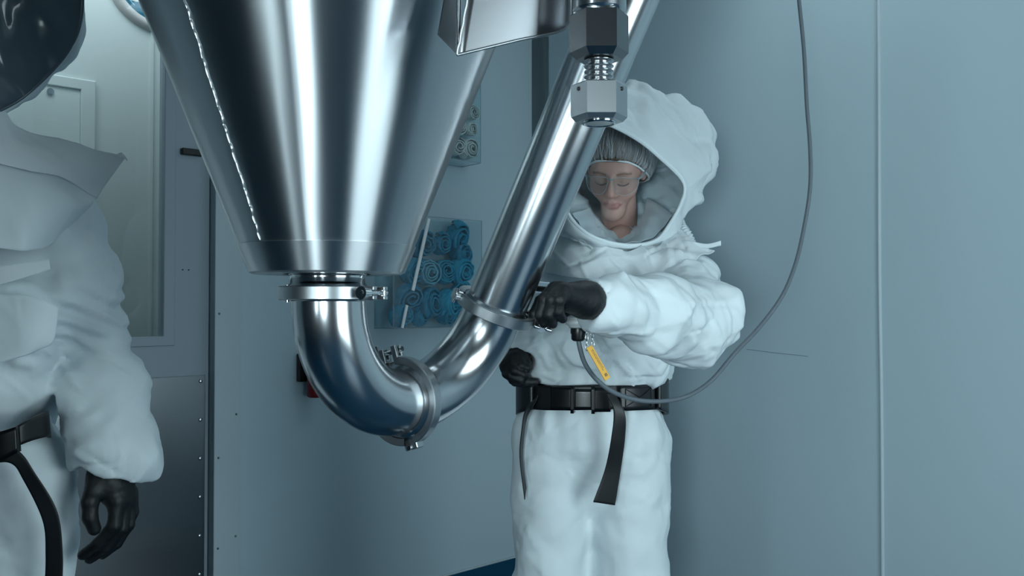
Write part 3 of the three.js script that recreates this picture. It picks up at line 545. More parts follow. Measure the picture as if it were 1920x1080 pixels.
// a sleeve, trouser or jacket from capsules, crumpled, with cut-outs
function cloth(list, k, amp, lo, hi, c, cuts = [], fold = null) {
  const base = join(list, k);
  return nets((x, y, z) => {
    let d = base(x, y, z);
    if (Math.abs(d) < 0.06) { d -= crumple(x, y, z, amp); if (fold) d -= fold(x, y, z); }
    for (const q of cuts) d = smax(d, -q(x, y, z), 0.006);
    return d;
  }, lo, hi, c, 0.03);
}
const plane = (p, n) => (x, y, z) => (x - p.x) * n.x + (y - p.y) * n.y + (z - p.z) * n.z;   // positive on the side of n
const ZD = V(0, 0, 1);
function headGeo(fem) {
  const s = 0.96, e = [];
  const skull = ell(V(0, 0.032, -0.012), 0.074, 0.094, 0.094), face = cap(V(0, -0.005, 0.03), V(0, -0.088, 0.052), 0.062, 0.034, V(1, 0, 0), 1.0);
  const soft = join([skull, face, cap(V(-0.036, -0.028, 0.056), V(0.036, -0.028, 0.056), 0.026, 0.026), cap(V(-0.03, 0.03, 0.068), V(0.03, 0.03, 0.068), 0.02, 0.02), cap(V(0, -0.099, 0.072), V(0, -0.094, 0.07), 0.017, 0.017)], 0.03);
  const nose = join([cap(V(0, 0.018, 0.089), V(0, -0.026, 0.109), 0.0085, 0.0115), cap(V(-0.011, -0.032, 0.098), V(0.011, -0.032, 0.098), 0.0085, 0.0085)], 0.01);
  const lids = [-1, 1].map((q) => ell(V(q * 0.031, 0.004, 0.072), 0.0165, 0.0145, 0.0165));
  const sock = [-1, 1].map((q) => ell(V(q * 0.032, 0.008, 0.101), 0.02, 0.012, 0.016));
  const upl = cap(V(-0.021, -0.063, 0.081), V(0.021, -0.063, 0.081), 0.0042, 0.0042), upm = cap(V(-0.006, -0.06, 0.0905), V(0.006, -0.06, 0.0905), 0.0052, 0.0052);
  const low = join([cap(V(-0.012, -0.0715, 0.087), V(0.012, -0.0715, 0.087), 0.006, 0.006), cap(V(-0.003, -0.072, 0.0895), V(0.003, -0.072, 0.0895), 0.006, 0.006)], 0.006);
  const ears = [-1, 1].map((q) => ell(V(q * 0.074, 0.0, -0.012), 0.011, 0.03, 0.019));
  const neck = cap(V(0, -0.06, -0.022), V(0, -0.24, -0.05), 0.05, 0.056);
  const f = (x, y, z) => {
    let d = soft(x, y, z); d = smin(d, nose(x, y, z), 0.012);
    for (const q of sock) d = smax(d, -q(x, y, z), 0.016);
    for (const q of lids) d = smin(d, q(x, y, z), 0.005);
    d = smin(d, smin(upl(x, y, z), upm(x, y, z), 0.008), 0.006); d = smin(d, low(x, y, z), 0.006);
    for (const q of ears) d = smin(d, q(x, y, z), 0.008);
    return smin(d, neck(x, y, z), 0.022);
  };
  const g = nets(f, V(-0.1, -0.26, -0.13), V(0.1, 0.15, 0.14), 0.0024, 0.01);
  const P = g.attributes.position, col = [];
  const skin = [0.54, 0.315, 0.26], lip = [0.43, 0.19, 0.17], brow = [0.2, 0.12, 0.085], lash = [0.09, 0.055, 0.045], rosy = [0.66, 0.27, 0.22];
  const mix = (a, b, t) => a.map((q, i) => q + (b[i] - q) * Math.max(0, Math.min(1, t)));
  for (let i = 0; i < P.count; i++) {
    const x = P.getX(i), y = P.getY(i), z = P.getZ(i), ax = Math.abs(x); let c = skin;
    const fleck = 0.5 + 0.5 * noise(x * 60, y * 60, z * 60);
    c = mix(c, rosy, 0.5 * fleck * Math.exp(-((ax - 0.042) ** 2 + (y + 0.03) ** 2) / 0.0005) * (z > 0.03 ? 1 : 0)); c = mix(c, rosy, 0.6 * fleck * Math.exp(-(x * x + (y + 0.028) ** 2) / 0.00016) * (z > 0.09 ? 1 : 0));
    if (z > 0.07) { const ml = Math.hypot(x / 0.0265, (y + 0.067) / 0.0098); c = mix(c, lip, (1.12 - ml) * 5); const by = 0.028 - 0.09 * (ax - 0.033) ** 2 / 0.02 + 0.12 * (ax - 0.03) * (ax < 0.04 ? 1 : -0.6); if (ax > 0.014 && ax < 0.054) c = mix(c, brow, 0.75 * (1.3 - Math.abs(y - by) / 0.0042)); }
    if (z > 0.06) { const ly = -0.0055 - 0.006 * (1 - ((ax - 0.031) / 0.016) ** 2) + 0.003; if (Math.abs(ax - 0.031) < 0.0165) c = mix(c, lash, 1.4 - Math.abs(y - ly) / 0.0019); }
    col.push(...c);
  }
  g.setAttribute('color', new THREE.Float32BufferAttribute(col, 3)); return g;
}
function tint(g, c) { const n = g.attributes.position.count, a = new Float32Array(n * 3); for (let i = 0; i < n; i++) a.set(c, i * 3); g.setAttribute('color', new THREE.Float32BufferAttribute(a, 3)); return g; }
const HEAD = headGeo();
const bodyOf = (headMatrix, limbs, lo, hi) => {
  const h = HEAD.clone().applyMatrix4(headMatrix), b = tint(nets(join(limbs, 0.04), lo, hi, 0.012, 0.01), [0.54, 0.315, 0.26]);
  const g = mergeGeometries([h, b]); return g;
};
const hm = (p, yaw, pitch, roll, s) => new THREE.Matrix4().compose(p, new THREE.Quaternion().setFromEuler(new THREE.Euler(pitch, yaw, roll, 'YXZ')), V(s, s, s));

// ---- the operator at the clamp
{
  const t = thing('person', 'person in white hooded protective suit with clear visor working at the pipe clamp', 'person', V(0, 0, 0));
  const W = 2.05;
  const head = at(1156, 320, 2.12), HM = hm(head, rad(-17), rad(30), rad(-5), 0.885);
  const HL = (x, y, z) => V(x, y, z).applyMatrix4(HM);
  const sl = at(1282, 532, 1.98), el = at(1303, 606, 1.69), wr = at(1128, 566, 1.49), hand = at(1080, 562, 1.45);
  const sr = at(1050, 505, 2.07), er = at(938, 600, 2.14), wrr = at(974, 662, 2.0);
  const hipL = at(1040, 800, W), hipR = at(1180, 800, W), kneeL = at(1032, 1110, W - 0.03), kneeR = at(1178, 1110, W - 0.02);
  const footL = V(kneeL.x - 0.005, 0.09, kneeL.z - 0.03), footR = V(kneeR.x + 0.01, 0.09, kneeR.z - 0.03);
  const limbs = [cap(at(1152, 605, 2.09), at(1120, 700, 2.08), 0.105, 0.1, ZD, 1.45), cap(at(1165, 450, 2.18), at(1152, 560, 2.12), 0.04, 0.05), cap(sr, sl, 0.045, 0.045), cap(sl, el, 0.04, 0.036), cap(el, wr, 0.036, 0.022), cap(wr, hand, 0.021, 0.018), cap(sr, er, 0.04, 0.032), cap(er, wrr, 0.03, 0.022), cap(wrr, at(964, 680, 1.965), 0.018, 0.016), cap(at(1125, 700, 2.07), hipR, 0.07, 0.05), cap(at(1125, 700, 2.07), hipL, 0.07, 0.05), cap(hipL, kneeL, 0.055, 0.045), cap(hipR, kneeR, 0.055, 0.045), cap(kneeL, footL, 0.05, 0.04), cap(kneeR, footR, 0.05, 0.04)];
  mesh('body', bodyOf(HM, limbs, V(-0.25, 0.02, -2.45), V(0.62, 1.5, -1.35)), M.skin, t);
  // jacket
  const fwd = (py, d) => at(1140, py, d);
  const jl = [
    cap(at(1150, 598, 2.08), at(1128, 660, 2.06), 0.158, 0.172, ZD, 1.32), cap(at(1055, 690, 2.05), at(1205, 682, 2.03), 0.062, 0.07), cap(at(1080, 660, 1.98), at(1190, 655, 1.97), 0.06, 0.062),
    cap(sr, sl, 0.068, 0.062), cap(at(1152, 545, 2.12), at(1150, 570, 2.08), 0.07, 0.13, ZD, 1.25),
    cap(sl, el, 0.07, 0.072), cap(el, at(1225, 598, 1.59), 0.073, 0.066), cap(at(1225, 598, 1.59), at(1143, 570, 1.503), 0.064, 0.04), cap(at(1146, 571, 1.505), at(1117, 566, 1.48), 0.046, 0.04),
    cap(sr, er, 0.07, 0.058), cap(er, wrr, 0.056, 0.05), cap(at(1000, 655, 2.02), at(1030, 690, 2.03), 0.04, 0.05),
  ];
  const hemCut = (x, y, z) => { const q = at(1120, 722, 2.0).y + 0.006 * Math.sin(x * 38) - 0.012 * Math.max(0, noise(x * 9, 1, 2)); return y - q; };
  const aEl = el, fold = (x, y, z) => {
    const ds = Math.hypot(x - sl.x, y - sl.y, z - sl.z), de = Math.hypot(x - er.x, y - er.y, z - er.z);
    const dh = y - at(1120, 722, 2.0).y;
    return 0.006 * Math.exp(-ds * ds / 0.008) * Math.sin((x * 0.3 + y * 1.2 + z * 0.6) * 120) + (dh < 0.09 ? 0.005 * (1 - dh / 0.09) * Math.sin(x * 75 + 3 * noise(x * 6, 0, 0)) : 0);
  };
  const jacket = cloth(jl, 0.05, 1.0, V(-0.2, 0.93, -2.36), V(0.62, 1.5, -1.38), 0.004, [hemCut, cap(at(1119, 566, 1.482), at(1065, 559, 1.42), 0.029, 0.042), plane(at(1107, 565, 1.47), V(0.94, -0.12, -0.35).normalize()), cap(wrr, at(964, 700, 1.95), 0.036, 0.048)], fold);
  mesh('suit_jacket', jacket, M.suit, t);
  // trousers
  const tl = [cap(at(1110, 745, 2.06), at(1110, 800, 2.06), 0.15, 0.165, ZD, 1.3), cap(at(1035, 830, W), at(1032, 1110, W - 0.03), 0.098, 0.084), cap(at(1178, 830, W), at(1178, 1110, W - 0.02), 0.1, 0.092), cap(at(1110, 830, 2.06), at(1108, 880, 2.06), 0.15, 0.11, ZD, 1.3), cap(at(1106, 900, 2.06), at(1104, 1010, 2.07), 0.06, 0.035), cap(kneeL, footL.clone().setY(0.16), 0.084, 0.07), cap(kneeR, footR.clone().setY(0.16), 0.09, 0.072)];
  const waistCut = (x, y, z) => at(1110, 728, 2.05).y - y;
  const tfold = (x, y, z) => { const dy = at(1110, 745, 2.05).y - y; const cy = at(1090, 945, 2).y; const c = Math.hypot(x - at(1090, 945, 2).x, y - cy);
    return 0.006 * Math.exp(-dy / 0.06) * Math.sin(x * 95 + 2 * noise(x * 8, y * 2, 0)); };
  mesh('suit_trousers', cloth(tl, 0.035, 0.55, V(-0.14, 0.06, -2.32), V(0.5, 1.06, -1.8), 0.0055, [waistCut], tfold), M.suit, t);
  for (const f of [footL, footR]) mesh('boot', nets(join([cap(V(f.x, 0.16, f.z), V(f.x, 0.06, f.z), 0.05, 0.05), cap(V(f.x, 0.05, f.z - 0.02), V(f.x, 0.042, f.z + 0.15), 0.05, 0.042)], 0.03), V(f.x - 0.1, 0.0, f.z - 0.12), V(f.x + 0.1, 0.25, f.z + 0.25), 0.009), M.black, t);
  // hood
  const rim = [[1105, 226, 1.93], [1150, 241, 1.95], [1200, 269, 1.98], [1245, 307, 2.02], [1274, 336, 2.05], [1281, 356, 2.06], [1273, 385, 2.05], [1252, 422, 2.02], [1230, 449, 1.985], [1185, 458, 1.93], [1140, 452, 1.90], [1100, 435, 1.885], [1070, 405, 1.885], [1058, 370, 1.90], [1055, 320, 1.91], [1062, 270, 1.92], [1080, 236, 1.925]];
  const midr = [[1110, 186, 2.02], [1150, 172, 2.05], [1195, 161, 2.08], [1262, 183, 2.10], [1324, 226, 2.12], [1336, 268, 2.13], [1331, 312, 2.13], [1308, 370, 2.12], [1268, 415, 2.09], [1215, 458, 2.02], [1160, 470, 1.97], [1100, 455, 1.94], [1055, 420, 1.97], [1046, 380, 2.0], [1042, 320, 2.0], [1050, 260, 2.0], [1075, 212, 2.01]];
  const backr = [[1150, 192, 2.22], [1180, 186, 2.25], [1215, 190, 2.27], [1250, 205, 2.28], [1285, 240, 2.28], [1300, 275, 2.28], [1298, 315, 2.27], [1285, 352, 2.26], [1262, 392, 2.24], [1230, 420, 2.22], [1190, 430, 2.2], [1150, 425, 2.2], [1120, 400, 2.2], [1100, 370, 2.2], [1090, 320, 2.2], [1100, 260, 2.2], [1120, 215, 2.2]];
  const R0 = pts(rim), R2 = pts(midr), R3 = pts(backr), cB = at(1205, 305, 2.3);
  const R1 = R0.map((p, i) => p.clone().lerp(R2[i], 0.13).add(p.clone().sub(at(1168, 345, 1.97)).normalize().multiplyScalar(0.01)));
  const R15 = R0.map((p, i) => p.clone().lerp(R2[i], 0.58).add(p.clone().sub(at(1168, 345, 2.0)).normalize().multiplyScalar(0.012)));
  const R4 = R3.map((p) => p.clone().lerp(cB, 0.55).add(V(0, 0, -0.03))), R5 = R3.map((p) => p.clone().lerp(cB, 0.97).add(V(0, 0, -0.035)));
  const hd = (x, y, z, u, v) => Math.max(0, Math.min(1, (v - 0.1) * 4)) * crumple(x * 1.1 + 3, y * 1.1, z * 1.1, 1.4);
  mesh('hood', patch([R0, R1, R15, R2, R3, R4, R5], 190, 120, 0.0025, hd, true), M.hood, t);
  mesh('hood_rim', tube(R0.map((p, i) => p.clone().lerp(R1[i], 0.25)), 0.0048, 260, 10, true), M.suit, t);
  const ctr = at(1168, 345, 1.955), bul = (k, o) => R0.map((p) => p.clone().lerp(ctr, k).add(V(-0.25, 0.05, 0.9).multiplyScalar(o)));
  mesh('visor', patch([bul(0, 0), bul(0.35, 0.028), bul(0.7, 0.045), bul(0.985, 0.05)], 120, 24, 0, (x, y, z) => 0.0022 * noise(x * 11, y * 9, z * 9), true), M.film, t);
  // inner collar: gathered cloth inside the hood under the chin
  const ic = [[1072, 400, 1.95], [1098, 432, 1.93], [1140, 453, 1.935], [1185, 457, 1.965], [1228, 444, 2.02], [1262, 404, 2.08]], ic2 = [[1090, 395, 2.04], [1108, 432, 2.02], [1143, 458, 2.015], [1185, 454, 2.03], [1215, 418, 2.08], [1238, 385, 2.14]], ic3 = [[1105, 390, 2.12], [1120, 428, 2.08], [1148, 460, 2.07], [1180, 452, 2.08], [1203, 412, 2.13], [1214, 372, 2.2]];
  mesh('inner_collar', patch([pts(ic), pts(ic2), pts(ic3)], 120, 30, 0.002, (x, y, z, u, v) => crumple(x, y, z, 0.16) + 0.0012 * Math.sin(u * 50)), M.hood, t);
  // bib
  const b0 = [[1030, 430, 2.0], [1085, 450, 1.925], [1140, 463, 1.905], [1190, 468, 1.935], [1238, 453, 1.995], [1270, 424, 2.08]], b1 = [[1012, 470, 2.02], [1075, 486, 1.915], [1140, 494, 1.895], [1205, 492, 1.915], [1275, 472, 1.91], [1306, 449, 2.0]], b2 = [[1005, 508, 2.03], [1070, 520, 1.915], [1145, 528, 1.885], [1215, 537, 1.875], [1262, 518, 1.87], [1340, 460, 1.965]];
  mesh('bib', patch([pts(b0), pts(b1), pts(b2)], 130, 44, 0.0022, (x, y, z, u, v) => crumple(x * 1.2, y * 1.3 + 4, z * 1.2, 1.15)), M.bib, t);
  mesh('bib_tab', patch([pts([[1296, 452, 1.985], [1325, 457, 1.972], [1352, 451, 1.965]]), pts([[1296, 460, 1.983], [1325, 465, 1.97], [1352, 460, 1.963]])], 16, 6, 0.003), M.suit, t);
  // air hose behind the neck
  { const P = [at(1262, 400, 2.2), at(1276, 430, 2.15), at(1290, 452, 2.14), at(1292, 560, 2.24), at(1240, 720, 2.24)]; const g = tube(P, 0.017, 220, 16), A = g.attributes.position, c = new THREE.CatmullRomCurve3(P, false, 'centripetal'); for (let k = 0; k < A.count; k++) { const i = Math.floor(k / 17), q = c.getPointAt(i / 220), f = 1 + 0.14 * Math.sin(i * 2.2); A.setXYZ(k, q.x + (A.getX(k) - q.x) * f, q.y + (A.getY(k) - q.y) * f, q.z + (A.getZ(k) - q.z) * f); } g.computeVertexNormals(); mesh('air_hose', g, M.suit, t); }
  // hair, cap and glasses in the head's own frame
  const hairF = join([ell(V(0, 0.045, -0.018), 0.083, 0.094, 0.11), ell(V(0.035, -0.005, -0.1), 0.045, 0.05, 0.045), cap(V(0.066, 0.01, -0.03), V(0.062, -0.05, -0.05), 0.018, 0.014)], 0.03);
  mesh('hair', nets((x, y, z) => { let d = hairF(x, y, z); d -= 0.002 * noise(x * 40, y * 12, z * 40); return smax(d, (z * 0.62 - y * 0.78 - 0.007), 0.004); }, V(-0.12, -0.12, -0.18), V(0.13, 0.16, 0.12), 0.004, 0.01).applyMatrix4(HM), M.hair, t);
  const capF = join([ell(V(0, 0.06, -0.025), 0.098, 0.1, 0.115), ell(V(0.045, 0.0, -0.11), 0.06, 0.065, 0.055), ell(V(0.055, 0.0, -0.04), 0.04, 0.06, 0.06)], 0.03);
  const capPlane = (x, y, z) => z * 0.62 - y * 0.78 - 0.004 - 0.03 * Math.max(0, x - 0.05);
  const cg = nets((x, y, z) => { let d = capF(x, y, z); const a = Math.atan2(x, z), e = Math.max(0, 1 - Math.abs(capPlane(x, y, z)) / 0.13); d -= 0.004 * e * Math.sin(a * 34 + 4 * noise(a * 2, y * 8, 1)) + 0.009 * (0.4 - Math.abs(noise(x * 14, y * 14, z * 14))) + 0.012 * Math.min(0, -capPlane(x, y, z) - 0.04); return smax(d, capPlane(x, y, z), 0.002); }, V(-0.15, -0.14, -0.22), V(0.16, 0.2, 0.13), 0.0034, 0.02);
  { const ix = cg.index.array, P = cg.attributes.position, keep = []; for (let k = 0; k < ix.length; k += 3) { let ok = 0; for (let q = 0; q < 3; q++) { const i = ix[k + q]; if (capPlane(P.getX(i), P.getY(i), P.getZ(i)) < -0.0025) ok++; } if (ok === 3) keep.push(ix[k], ix[k + 1], ix[k + 2]); } cg.setIndex(keep); cg.computeVertexNormals(); }
  mesh('hair_net', cg.applyMatrix4(HM), M.netting, t);
  const band0 = [], band = []; for (let i = 0; i < 60; i++) { const a = i / 60 * 2 * Math.PI; let r = 0.05; for (let k = 0; k < 40; k++) { const x = r * Math.sin(a), z = r * Math.cos(a) * 1.0 - 0.02, y = (z * 0.62 - 0.004 - 0.03 * Math.max(0, x - 0.05)) / 0.78 + 0.001; if (capF(x, y, z) < 0) r += 0.003; else break; } r -= 0.004; const x = r * Math.sin(a), z = r * Math.cos(a) - 0.02; const bp = V(x, (z * 0.62 - 0.004 - 0.03 * Math.max(0, x - 0.05)) / 0.78, z); band0.push(bp); band.push(bp.clone().applyMatrix4(HM)); }
  mesh('hair_net_band', tube(band, 0.0026, 160, 8, true), M.elastic, t);
  { // gathered threads running up from the elastic
    const th = [], onCap = (p) => { const q = p.clone(); for (let k = 0; k < 6; k++) { const d = capF(q.x, q.y, q.z) - 0.003, g = grad(capF, q); q.addScaledVector(g, -d); } return q; };
    for (let i = 0; i < 190; i++) { const b = band0[Math.floor(rnd() * 60)].clone().lerp(band0[Math.floor(rnd() * 60)], 0.02), top = V(0.05 * (rnd() - 0.5) + b.x * 0.45, 0.17, -0.04 + 0.06 * (rnd() - 0.5)), L = 0.25 + 0.65 * rnd(), P = [b.clone()]; for (let k = 1; k <= 6; k++) P.push(onCap(b.clone().lerp(top, L * k / 6).add(V(0.005 * (rnd() - 0.5), 0, 0.005 * (rnd() - 0.5))))); th.push(tube(P.map((p) => p.applyMatrix4(HM)), 0.0002 + 0.0003 * rnd(), 22, 4)); }
    mesh('hair_net_gathers', merge(th), M.threads, t);
  }
  // safety glasses
  const gl = new THREE.Group(); gl.name = 'safety_glasses'; gl.applyMatrix4(HM); t.add(gl);
  const lens = (q) => patch([[[0.006, 0.021, 0.112], [0.03, 0.024, 0.109], [0.055, 0.019, 0.098], [0.07, 0.012, 0.078]], [[0.009, 0.004, 0.116], [0.03, 0.0, 0.114], [0.055, -0.002, 0.102], [0.071, 0.0, 0.08]], [[0.016, -0.018, 0.112], [0.03, -0.026, 0.111], [0.055, -0.024, 0.1], [0.069, -0.012, 0.079]]].map((r) => r.map((v) => V(v[0] * q, v[1], v[2]))), 24, 14, 0);
  for (const q of [-1, 1]) {
    mesh('lens', lens(q), M.glass, gl);
    mesh('lens_rim', tube([[0.006, 0.021, 0.1125], [0.03, 0.0245, 0.1095], [0.055, 0.0195, 0.0985], [0.071, 0.011, 0.078], [0.07, -0.012, 0.079], [0.055, -0.0245, 0.1], [0.03, -0.0265, 0.111], [0.016, -0.018, 0.1125], [0.008, 0.004, 0.116]].map((v) => V(v[0] * q, v[1], v[2])), 0.0006, 80, 6, true), M.clearRim, gl);
    mesh('temple_arm', tube([V(q * 0.07, 0.008, 0.078), V(q * 0.08, 0.008, 0.05), V(q * 0.083, 0.006, 0.0), V(q * 0.08, -0.01, -0.03)], 0.0028, 30, 8), M.acrylicEdge, gl);
  }
  mesh('bridge', tube([V(-0.007, 0.018, 0.112), V(0, 0.021, 0.116), V(0.007, 0.018, 0.112)], 0.002, 12, 8), M.acrylicEdge, gl);
  // gripping hand: fingers over the clamp nut
  const q = (px, py, d, r) => [at(px, py, d), r];
  const chains = [
    [q(1056, 545, 1.385, 0.0105), q(1048, 562, 1.37, 0.0095), q(1046, 584, 1.375, 0.0085), q(1055, 598, 1.39, 0.0075)],   // little finger, nearest
    [q(1048, 541, 1.40, 0.0115), q(1035, 562, 1.375, 0.0102), q(1030, 590, 1.38, 0.0092), q(1036, 607, 1.39, 0.0082)],
    [q(1040, 541, 1.425, 0.0118), q(1022, 562, 1.40, 0.0105), q(1014, 590, 1.40, 0.0094), q(1020, 606, 1.405, 0.0084)],
    [q(1036, 546, 1.45, 0.0115), q(1014, 565, 1.43, 0.01), q(1002, 588, 1.425, 0.009), q(1004, 602, 1.425, 0.008)],     // index
    [q(1075, 572, 1.47, 0.013), q(1045, 590, 1.475, 0.0115), q(1020, 598, 1.46, 0.01), q(1000, 600, 1.445, 0.0088)],      // thumb behind
  ];
  const palm = [[at(1052, 548, 1.39), at(1100, 560, 1.445), 0.017, 0.022], [at(1042, 550, 1.435), at(1098, 562, 1.46), 0.017, 0.022], [at(1062, 562, 1.42), at(1098, 566, 1.45), 0.018, 0.022], [at(1098, 562, 1.455), at(1160, 574, 1.52), 0.0255, 0.025]];
  mesh('glove', gloveGeo(chains, palm), M.glove, t);
  // other hand, knuckles on the hip and index finger on the belt
  const ch2 = [
    [q(953, 690, 1.95, 0.011), q(962, 712, 1.945, 0.0105), q(985, 716, 1.945, 0.0095), q(1005, 716, 1.95, 0.0085)],
    [q(952, 680, 1.945, 0.0115), q(956, 703, 1.93, 0.0105), q(975, 712, 1.93, 0.0095), q(985, 705, 1.94, 0.0085)],
    [q(958, 672, 1.94, 0.0115), q(964, 695, 1.925, 0.0105), q(980, 702, 1.93, 0.0095), q(988, 694, 1.945, 0.0085)],
    [q(968, 668, 1.94, 0.011), q(976, 686, 1.93, 0.0098), q(988, 690, 1.935, 0.0088), q(990, 680, 1.95, 0.008)],
    [q(952, 672, 1.98, 0.0125), q(950, 700, 1.985, 0.011), q(966, 716, 1.985, 0.01), q(985, 720, 1.985, 0.009)],
  ];
  mesh('glove', gloveGeo(ch2, [[at(975, 655, 1.99), at(958, 685, 1.955), 0.026, 0.027], [at(972, 660, 1.97), at(972, 680, 1.95), 0.022, 0.02]]), M.glove, t);
  // belt
  const beltC = at(1110, 735, 2.05), bw = 0.168, bd = 0.128;
  const ring = (y, o) => { const a = []; for (let i = 0; i < 48; i++) { const th = i / 48 * 2 * Math.PI; a.push(V(beltC.x + (bw + o) * Math.sin(th), beltC.y + y + 0.004 * Math.sin(th * 2 + 1) - (Math.sin(th) > 0.3 ? 0.004 : 0), beltC.z + (bd + o) * Math.cos(th))); } return a; };
  const blt = mesh('belt', patch([ring(0.026, 0), ring(0, 0.001), ring(-0.03, 0)], 140, 8, 0.005, null, true), M.belt, t);
  const onBelt = (th, o, y) => V(beltC.x + (bw + o) * Math.sin(th), beltC.y + y, beltC.z + (bd + o) * Math.cos(th));
  const beltPlate = (t0, t1, y0, y1, o, th) => patch([[y0], [(y0 + y1) / 2], [y1]].map(([y]) => { const r = []; for (let i = 0; i <= 6; i++) r.push(onBelt(t0 + (t1 - t0) * i / 6, o, y)); return r; }), 18, 6, th);
  mesh('back_pad', patch([-1, 0, 1].map((k) => { const r = []; for (let i = 0; i <= 10; i++) { const th = 0.95 + (2 * Math.PI - 1.9) * i / 10; const e = Math.min(1, Math.sin(i / 10 * Math.PI) * 1.6); r.push(onBelt(th, 0.006, -0.004 + k * (0.028 + 0.03 * e))); } return r; }), 60, 8, 0.009), M.pad, t);
  mesh('buckle', merge([beltPlate(-0.62, -0.34, 0.024, -0.028, 0.012, 0.011), beltPlate(-0.29, -0.08, 0.02, -0.026, 0.01, 0.009), beltPlate(-0.04, 0.16, 0.024, -0.03, 0.012, 0.011), beltPlate(-0.34, -0.3, 0.028, -0.034, 0.015, 0.013), beltPlate(-0.08, -0.04, 0.028, -0.034, 0.015, 0.013)]), M.buckle, t);
  const pouch = mesh('pouch', beltPlate(0.28, 0.86, 0.028, -0.028, 0.011, 0.009), M.pad, t);
  for (const [a0, y0, a1, y1] of [[0.36, 0.02, 0.78, -0.02], [0.36, -0.02, 0.78, 0.02], [0.36, 0.021, 0.78, 0.021], [0.36, -0.021, 0.78, -0.021], [0.36, 0.021, 0.36, -0.021], [0.78, 0.021, 0.78, -0.021]]) mesh('stitching', tube([onBelt(a0, 0.012, y0), onBelt((a0 + a1) / 2, 0.0135, (y0 + y1) / 2), onBelt(a1, 0.012, y1)], 0.0009, 14, 5), M.belt, pouch);
  const X1 = V(1, 0, 0);
  mesh('strap', patch([pts([[1136, 738, 1.885], [1150, 770, 1.875], [1146, 820, 1.88], [1134, 880, 1.895], [1112, 941, 1.90]]), pts([[1152, 735, 1.885], [1172, 775, 1.87], [1172, 820, 1.878], [1164, 880, 1.892], [1153, 947, 1.90]])], 60, 6, 0.0022), M.belt, t);
  mesh('strap', patch([pts([[1010, 740, 1.90], [985, 768, 1.91], [977, 810, 1.92], [974, 860, 1.93], [983, 937, 1.93]]), pts([[1006, 752, 1.90], [988, 782, 1.93], [982, 815, 1.955], [979, 862, 1.96], [986, 915, 1.95]])], 60, 4, 0.002), M.belt, t);
}

// ---- sensor plug, cable, chain and tag in front of the operator
{
  const t = thing('sensor_cable', 'grey cable looping from the ceiling to a white sensor plug below the glove', 'cable');
  const a = at(1082, 535, 1.545), b = at(1083, 600, 1.545), c = at(1084, 615, 1.545), d = at(1084, 640, 1.545);
  const body = []; for (let i = 0; i <= 10; i++) body.push(0);
  const ribs = []; for (let i = 0; i <= 80; i++) ribs.push(new THREE.Vector2(0.0245 + 0.0012 * Math.cos(i * 1.1), a.y + (b.y - a.y) * i / 80));
  mesh('housing', new THREE.LatheGeometry([new THREE.Vector2(0, a.y + 0.004), new THREE.Vector2(0.022, a.y + 0.003), ...ribs], 60).translate(a.x, 0, a.z), M.plasticW, t);
  mesh('collar', new THREE.LatheGeometry([[0.0225, b.y], [0.0235, b.y - 0.003], [0.0235, b.y - 0.007], [0.02, b.y - 0.009], [0.0175, c.y + 0.003], [0.016, c.y], [0, c.y]].map((q) => new THREE.Vector2(...q)), 60).translate(c.x, 0, c.z), M.plasticW, t);
  mesh('gland', new THREE.LatheGeometry([[0.013, c.y + 0.002], [0.0138, c.y - 0.002], [0.0138, c.y - 0.01], [0.0125, c.y - 0.011], [0.0125, c.y - 0.02], [0.0095, d.y + 0.001], [0.006, d.y], [0, d.y]].map((q) => new THREE.Vector2(...q)), 40).translate(c.x, 0, c.z), M.black, t);
  mesh('stem', rod(a.clone().setY(C3.y + 0.03), C3.clone().addScaledVector(UPV, 0.045), 0.011), M.steel, t);
  mesh('cord', tube(pts([[1084, 634, 1.545], [1088, 655, 1.545], [1097, 682, 1.55], [1118, 711, 1.56], [1150, 735, 1.58], [1195, 750, 1.61], [1245, 752, 1.64], [1290, 742, 1.67], [1332, 715, 1.70], [1378, 662, 1.73], [1425, 612, 1.76], [1466, 556, 1.78], [1490, 500, 1.80], [1507, 430, 1.82], [1519, 350, 1.83], [1519, 280, 1.84], [1513, 200, 1.85], [1507, 90, 1.86], [1498, 0, 1.86], [1480, -180, 1.88], [1460, -420, 1.9], [1440, -810, 1.9]]), 0.0043, 400, 12), M.cable, t);
}
